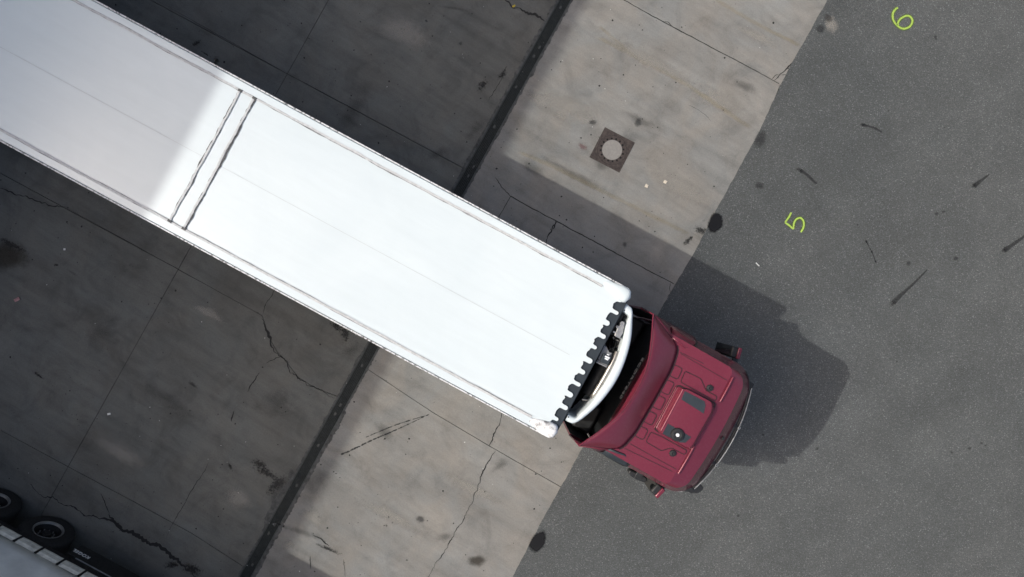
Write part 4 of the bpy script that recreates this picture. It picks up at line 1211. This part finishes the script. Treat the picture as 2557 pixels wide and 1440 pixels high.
# ------------------------------------------------------------------ parked curtain-sided trailer
VS = -9.10
pt = empty('curtainsider_trailer', 'grey curtain-sided trailer parked in the shade at the bottom left', 'trailer', loc=YF.w(-5.5, VS - 1.275), rz=-R(YARD))
QX = lambda u: u + 5.5
QF = Frame(YARD, -5.5, VS - 1.275)
Q2 = 1.275
QR, QE = -11.95, 1.55
MB().box2(QX(QR), QX(QE), -Q2 + .02, Q2 - .06, 1.16, 1.30).build('load_bed', M['steel'], pt)
MB().box2(QX(QR), QX(QE), -Q2 + .01, Q2 - .01, 3.93, 4.0).build('roof', M['curtain'], pt, bevel=.01)
MB().box2(QX(QE) - .05, QX(QE), -Q2, Q2, 1.1, 3.93).build('front_wall', M['white'], pt, bevel=.01)
MB().box2(QX(QR), QX(QR) + .05, -Q2, Q2, 1.1, 3.93).build('rear_doors', M['white'], pt, bevel=.01)
SP = .486
s0 = QF.loc(51, 1339, 1.15)[0]          # a strap seen in the frame
def straps():
    k = -20
    while True:
        x = s0 + SP * k; k += 1
        if x < QX(QR) + .2: continue
        if x > QX(QE) - .2: return
        yield x
for s in (1, -1):
    rows = []
    xs = [lerp(QX(QR) + .06, QX(QE) - .06, i / 216) for i in range(217)]
    for j, z in enumerate((1.27, 1.5, 2.0, 2.6, 3.2, 3.7, 3.92)):
        row = []
        for x in xs:
            ph_ = ((x - s0) / SP) * 2 * math.pi
            amp = .014 * math.sin(math.pi * (z - 1.2) / 2.75) + .004
            row.append((x, s * (Q2 - .02 - amp * (.5 + .5 * math.cos(ph_)) + .006 * math.sin(x * 3.1 + z * 2.0)), z))
        rows.append(row)
    MB().grid(rows).build('curtain', M['curtain'], pt, smooth=60, solid=.006)
    MB().box2(QX(QR), QX(QE), s * (Q2 - .09), s * (Q2 - .03), .93, 1.16).build('side_rail', M['steel'], pt)
    xs_ = list(straps())
    for x in xs_:
        st_ = MB().add([(x - .022, s * (Q2 + .012), .98), (x + .022, s * (Q2 + .012), .98), (x + .024, s * (Q2 + .014), 1.30), (x - .024, s * (Q2 + .014), 1.30), (x - .022, s * (Q2 - .004), .98), (x + .022, s * (Q2 - .004), .98), (x + .024, s * (Q2 - .004), 1.30), (x - .024, s * (Q2 - .004), 1.30)],
                       [(0, 1, 2, 3), (7, 6, 5, 4), (0, 4, 5, 1), (1, 5, 6, 2), (2, 6, 7, 3), (3, 7, 4, 0)])
        st_.build('strap', M['strap'], pt)
    for xa, xb in zip(xs_, xs_[1:]):
        h_ = []
        for z, bul in ((1.07, .010), (1.075, .020), (1.12, .024), (1.125, .018), (1.145, .018), (1.15, .026), (1.22, .026), (1.235, .012), (1.28, -.004)):
            h_.append([(lerp(xa + .018, xb - .018, t / 6), s * (Q2 - .02 + bul + .010 * math.sin(math.pi * t / 6)), z - .020 * abs(2 * t / 6 - 1) ** 4 * (1 if t == 6 else .3)) for t in range(7)])
        MB().grid(h_).build('curtain_hem', M['hem'], pt, smooth=40)
    # side guard board
    gx = QF.loc(186, 1366, .72)[0]
    gb = MB().box2(gx, QX(QE) - 2.2, s * (Q2 - .045), s * (Q2 - .02), .46, .86).build('side_guard', M['black'], pt, bevel=.006)
    MB().box2(gx + .2, QX(QE) - 2.2, s * (Q2 - .018), s * (Q2 - .008), .875, .90).build('guard_strip', M['greyplate'], gb)
    MB().box2(QX(QR), QX(QE) - .8, s * .42, s * .5, .78, 1.155).build('frame_rail', M['steel'], pt)
    MB().box2(QX(-.9), QX(-.75), s * .86, s * 1.0, .0, 1.16).build('landing_leg', M['steel'], pt, bevel=.01)
me = text_mesh('KOGEL', .11, .004, .002)
me.materials.append(M['print'])
kt = bpy.data.objects.new('side_lettering', me); col.objects.link(kt); kt.parent = pt
kx = QF.loc(207, 1379, .68)[0]
kt.matrix_local = Matrix(((-1, 0, 0, kx), (0, 0, 1, Q2 - .0165), (0, 1, 0, .70), (0, 0, 0, 1)))
for px_, in (((-9, 1246),), ((123.6, 1318),)):
    pass
wx1 = QF.loc(123.6, 1318, .52)[0]
for k in range(3):
    x = wx1 - 1.31 * k
    MB().tube([(x, -1.0, .52), (x, 1.0, .52)], .07, 8).build('axle', M['steel'], pt)
    for s in (-1, 1): make_wheel(pt, x, s * (Q2 - .215), .52, .385, s, dish=.12)

# ------------------------------------------------------------------ warehouse whose roof throws the shade (beyond the left of the frame)
WALL_U, DOCK_H = -12.72, 5.2          # low dock building in front, high-bay hall set back behind it
HALL_U, EAVE = -18.5, 17.52
bd = empty('warehouse', 'grey clad warehouse with loading docks and a tall hall shading the yard', 'building', loc=YF.w(WALL_U - 12, 0), rz=-R(YARD))
hx = HALL_U - (WALL_U - 12)
MB().box2(hx + .01, 12, -55, 55, 0, DOCK_H - .2).build('dock_wall', M['wall'], bd)
MB().box2(hx + .02, 12.06, -55.1, 55.1, DOCK_H - .195, DOCK_H).build('dock_roof', M['roof'], bd, bevel=.02)
hx = HALL_U - (WALL_U - 12)
MB().box2(-25, hx - .08, -55, 55, 0, EAVE - .25).build('hall_wall', M['wall'], bd)
MB().box2(-25.1, hx, -55.1, 55.1, EAVE - .245, EAVE).build('roof', M['roof'], bd, bevel=.02)
for k in range(-6, 7):
    y = TC + k * 4.3
    dk = MB().box2(12.004, 12.05, y - 1.3, y + 1.3, 1.15, 4.2).build('dock_door', M['door'], bd)
    for (y0, y1, z0, z1) in ((y - 1.75, y - 1.34, .9, 4.6), (y + 1.34, y + 1.75, .9, 4.6), (y - 1.34, y + 1.34, 4.05, 4.6)):
        MB().box2(12.006, 12.6, y0, y1, z0, z1).build('dock_shelter', M['black'], bd)

# ------------------------------------------------------------------ litter
def scrap(name, x, y, wx, wy, rot, mat, label, cat='litter', z=.004, h=.006):
    c = P(x, y); k = CAM_H / F_PX
    mb = MB(); hw, hh_ = wx * k / 2, wy * k / 2
    rows = [[(lerp(-hw, hw, i / 4) + random.uniform(-.1, .1) * hw * .5, lerp(-hh_, hh_, j / 4) + random.uniform(-.1, .1) * hh_ * .5, .001 + h * random.random() + h * (abs(i - 2) == 2)) for i in range(5)] for j in range(5)]
    o = mb.grid(rows).build(name, M[mat], None, smooth=50, solid=.0015, solid_off=1)
    o.location = (c.x, c.y, z); o.rotation_euler = (0, 0, R(rot))
    return tag(o, label, cat)
scrap('paper_card', 1614.5, 464, 8, 8.5, -25, 'card', 'cream card on the concrete, nearer the manhole of two')
scrap('paper_card', 1661, 454, 8, 8, -30, 'card', 'cream card on the concrete, nearer the asphalt of two')
scrap('paper_strip', 1891, 660, 12, 2.6, -45, 'scrapw', 'thin white paper strip on the asphalt below the figure 5', z=.010)
scrap('paper_scrap', 273, 1033, 8, 5, 10, 'scrapw', 'small white paper scrap on the dark slab at lower left')
scrap('paper_scrap', 162, 622, 5, 5, 0, 'scrapw', 'tiny white scrap on dark concrete below the trailer')
scrap('rag', 44, 747, 14, 8, 30, 'pink', 'small pinkish rag on the dark concrete near the left edge', h=.012)
scrap('yellow_scrap', 1283, 15, 8, 4.5, 30, 'yellowbit', 'yellow scrap lying in the crack at the top edge')
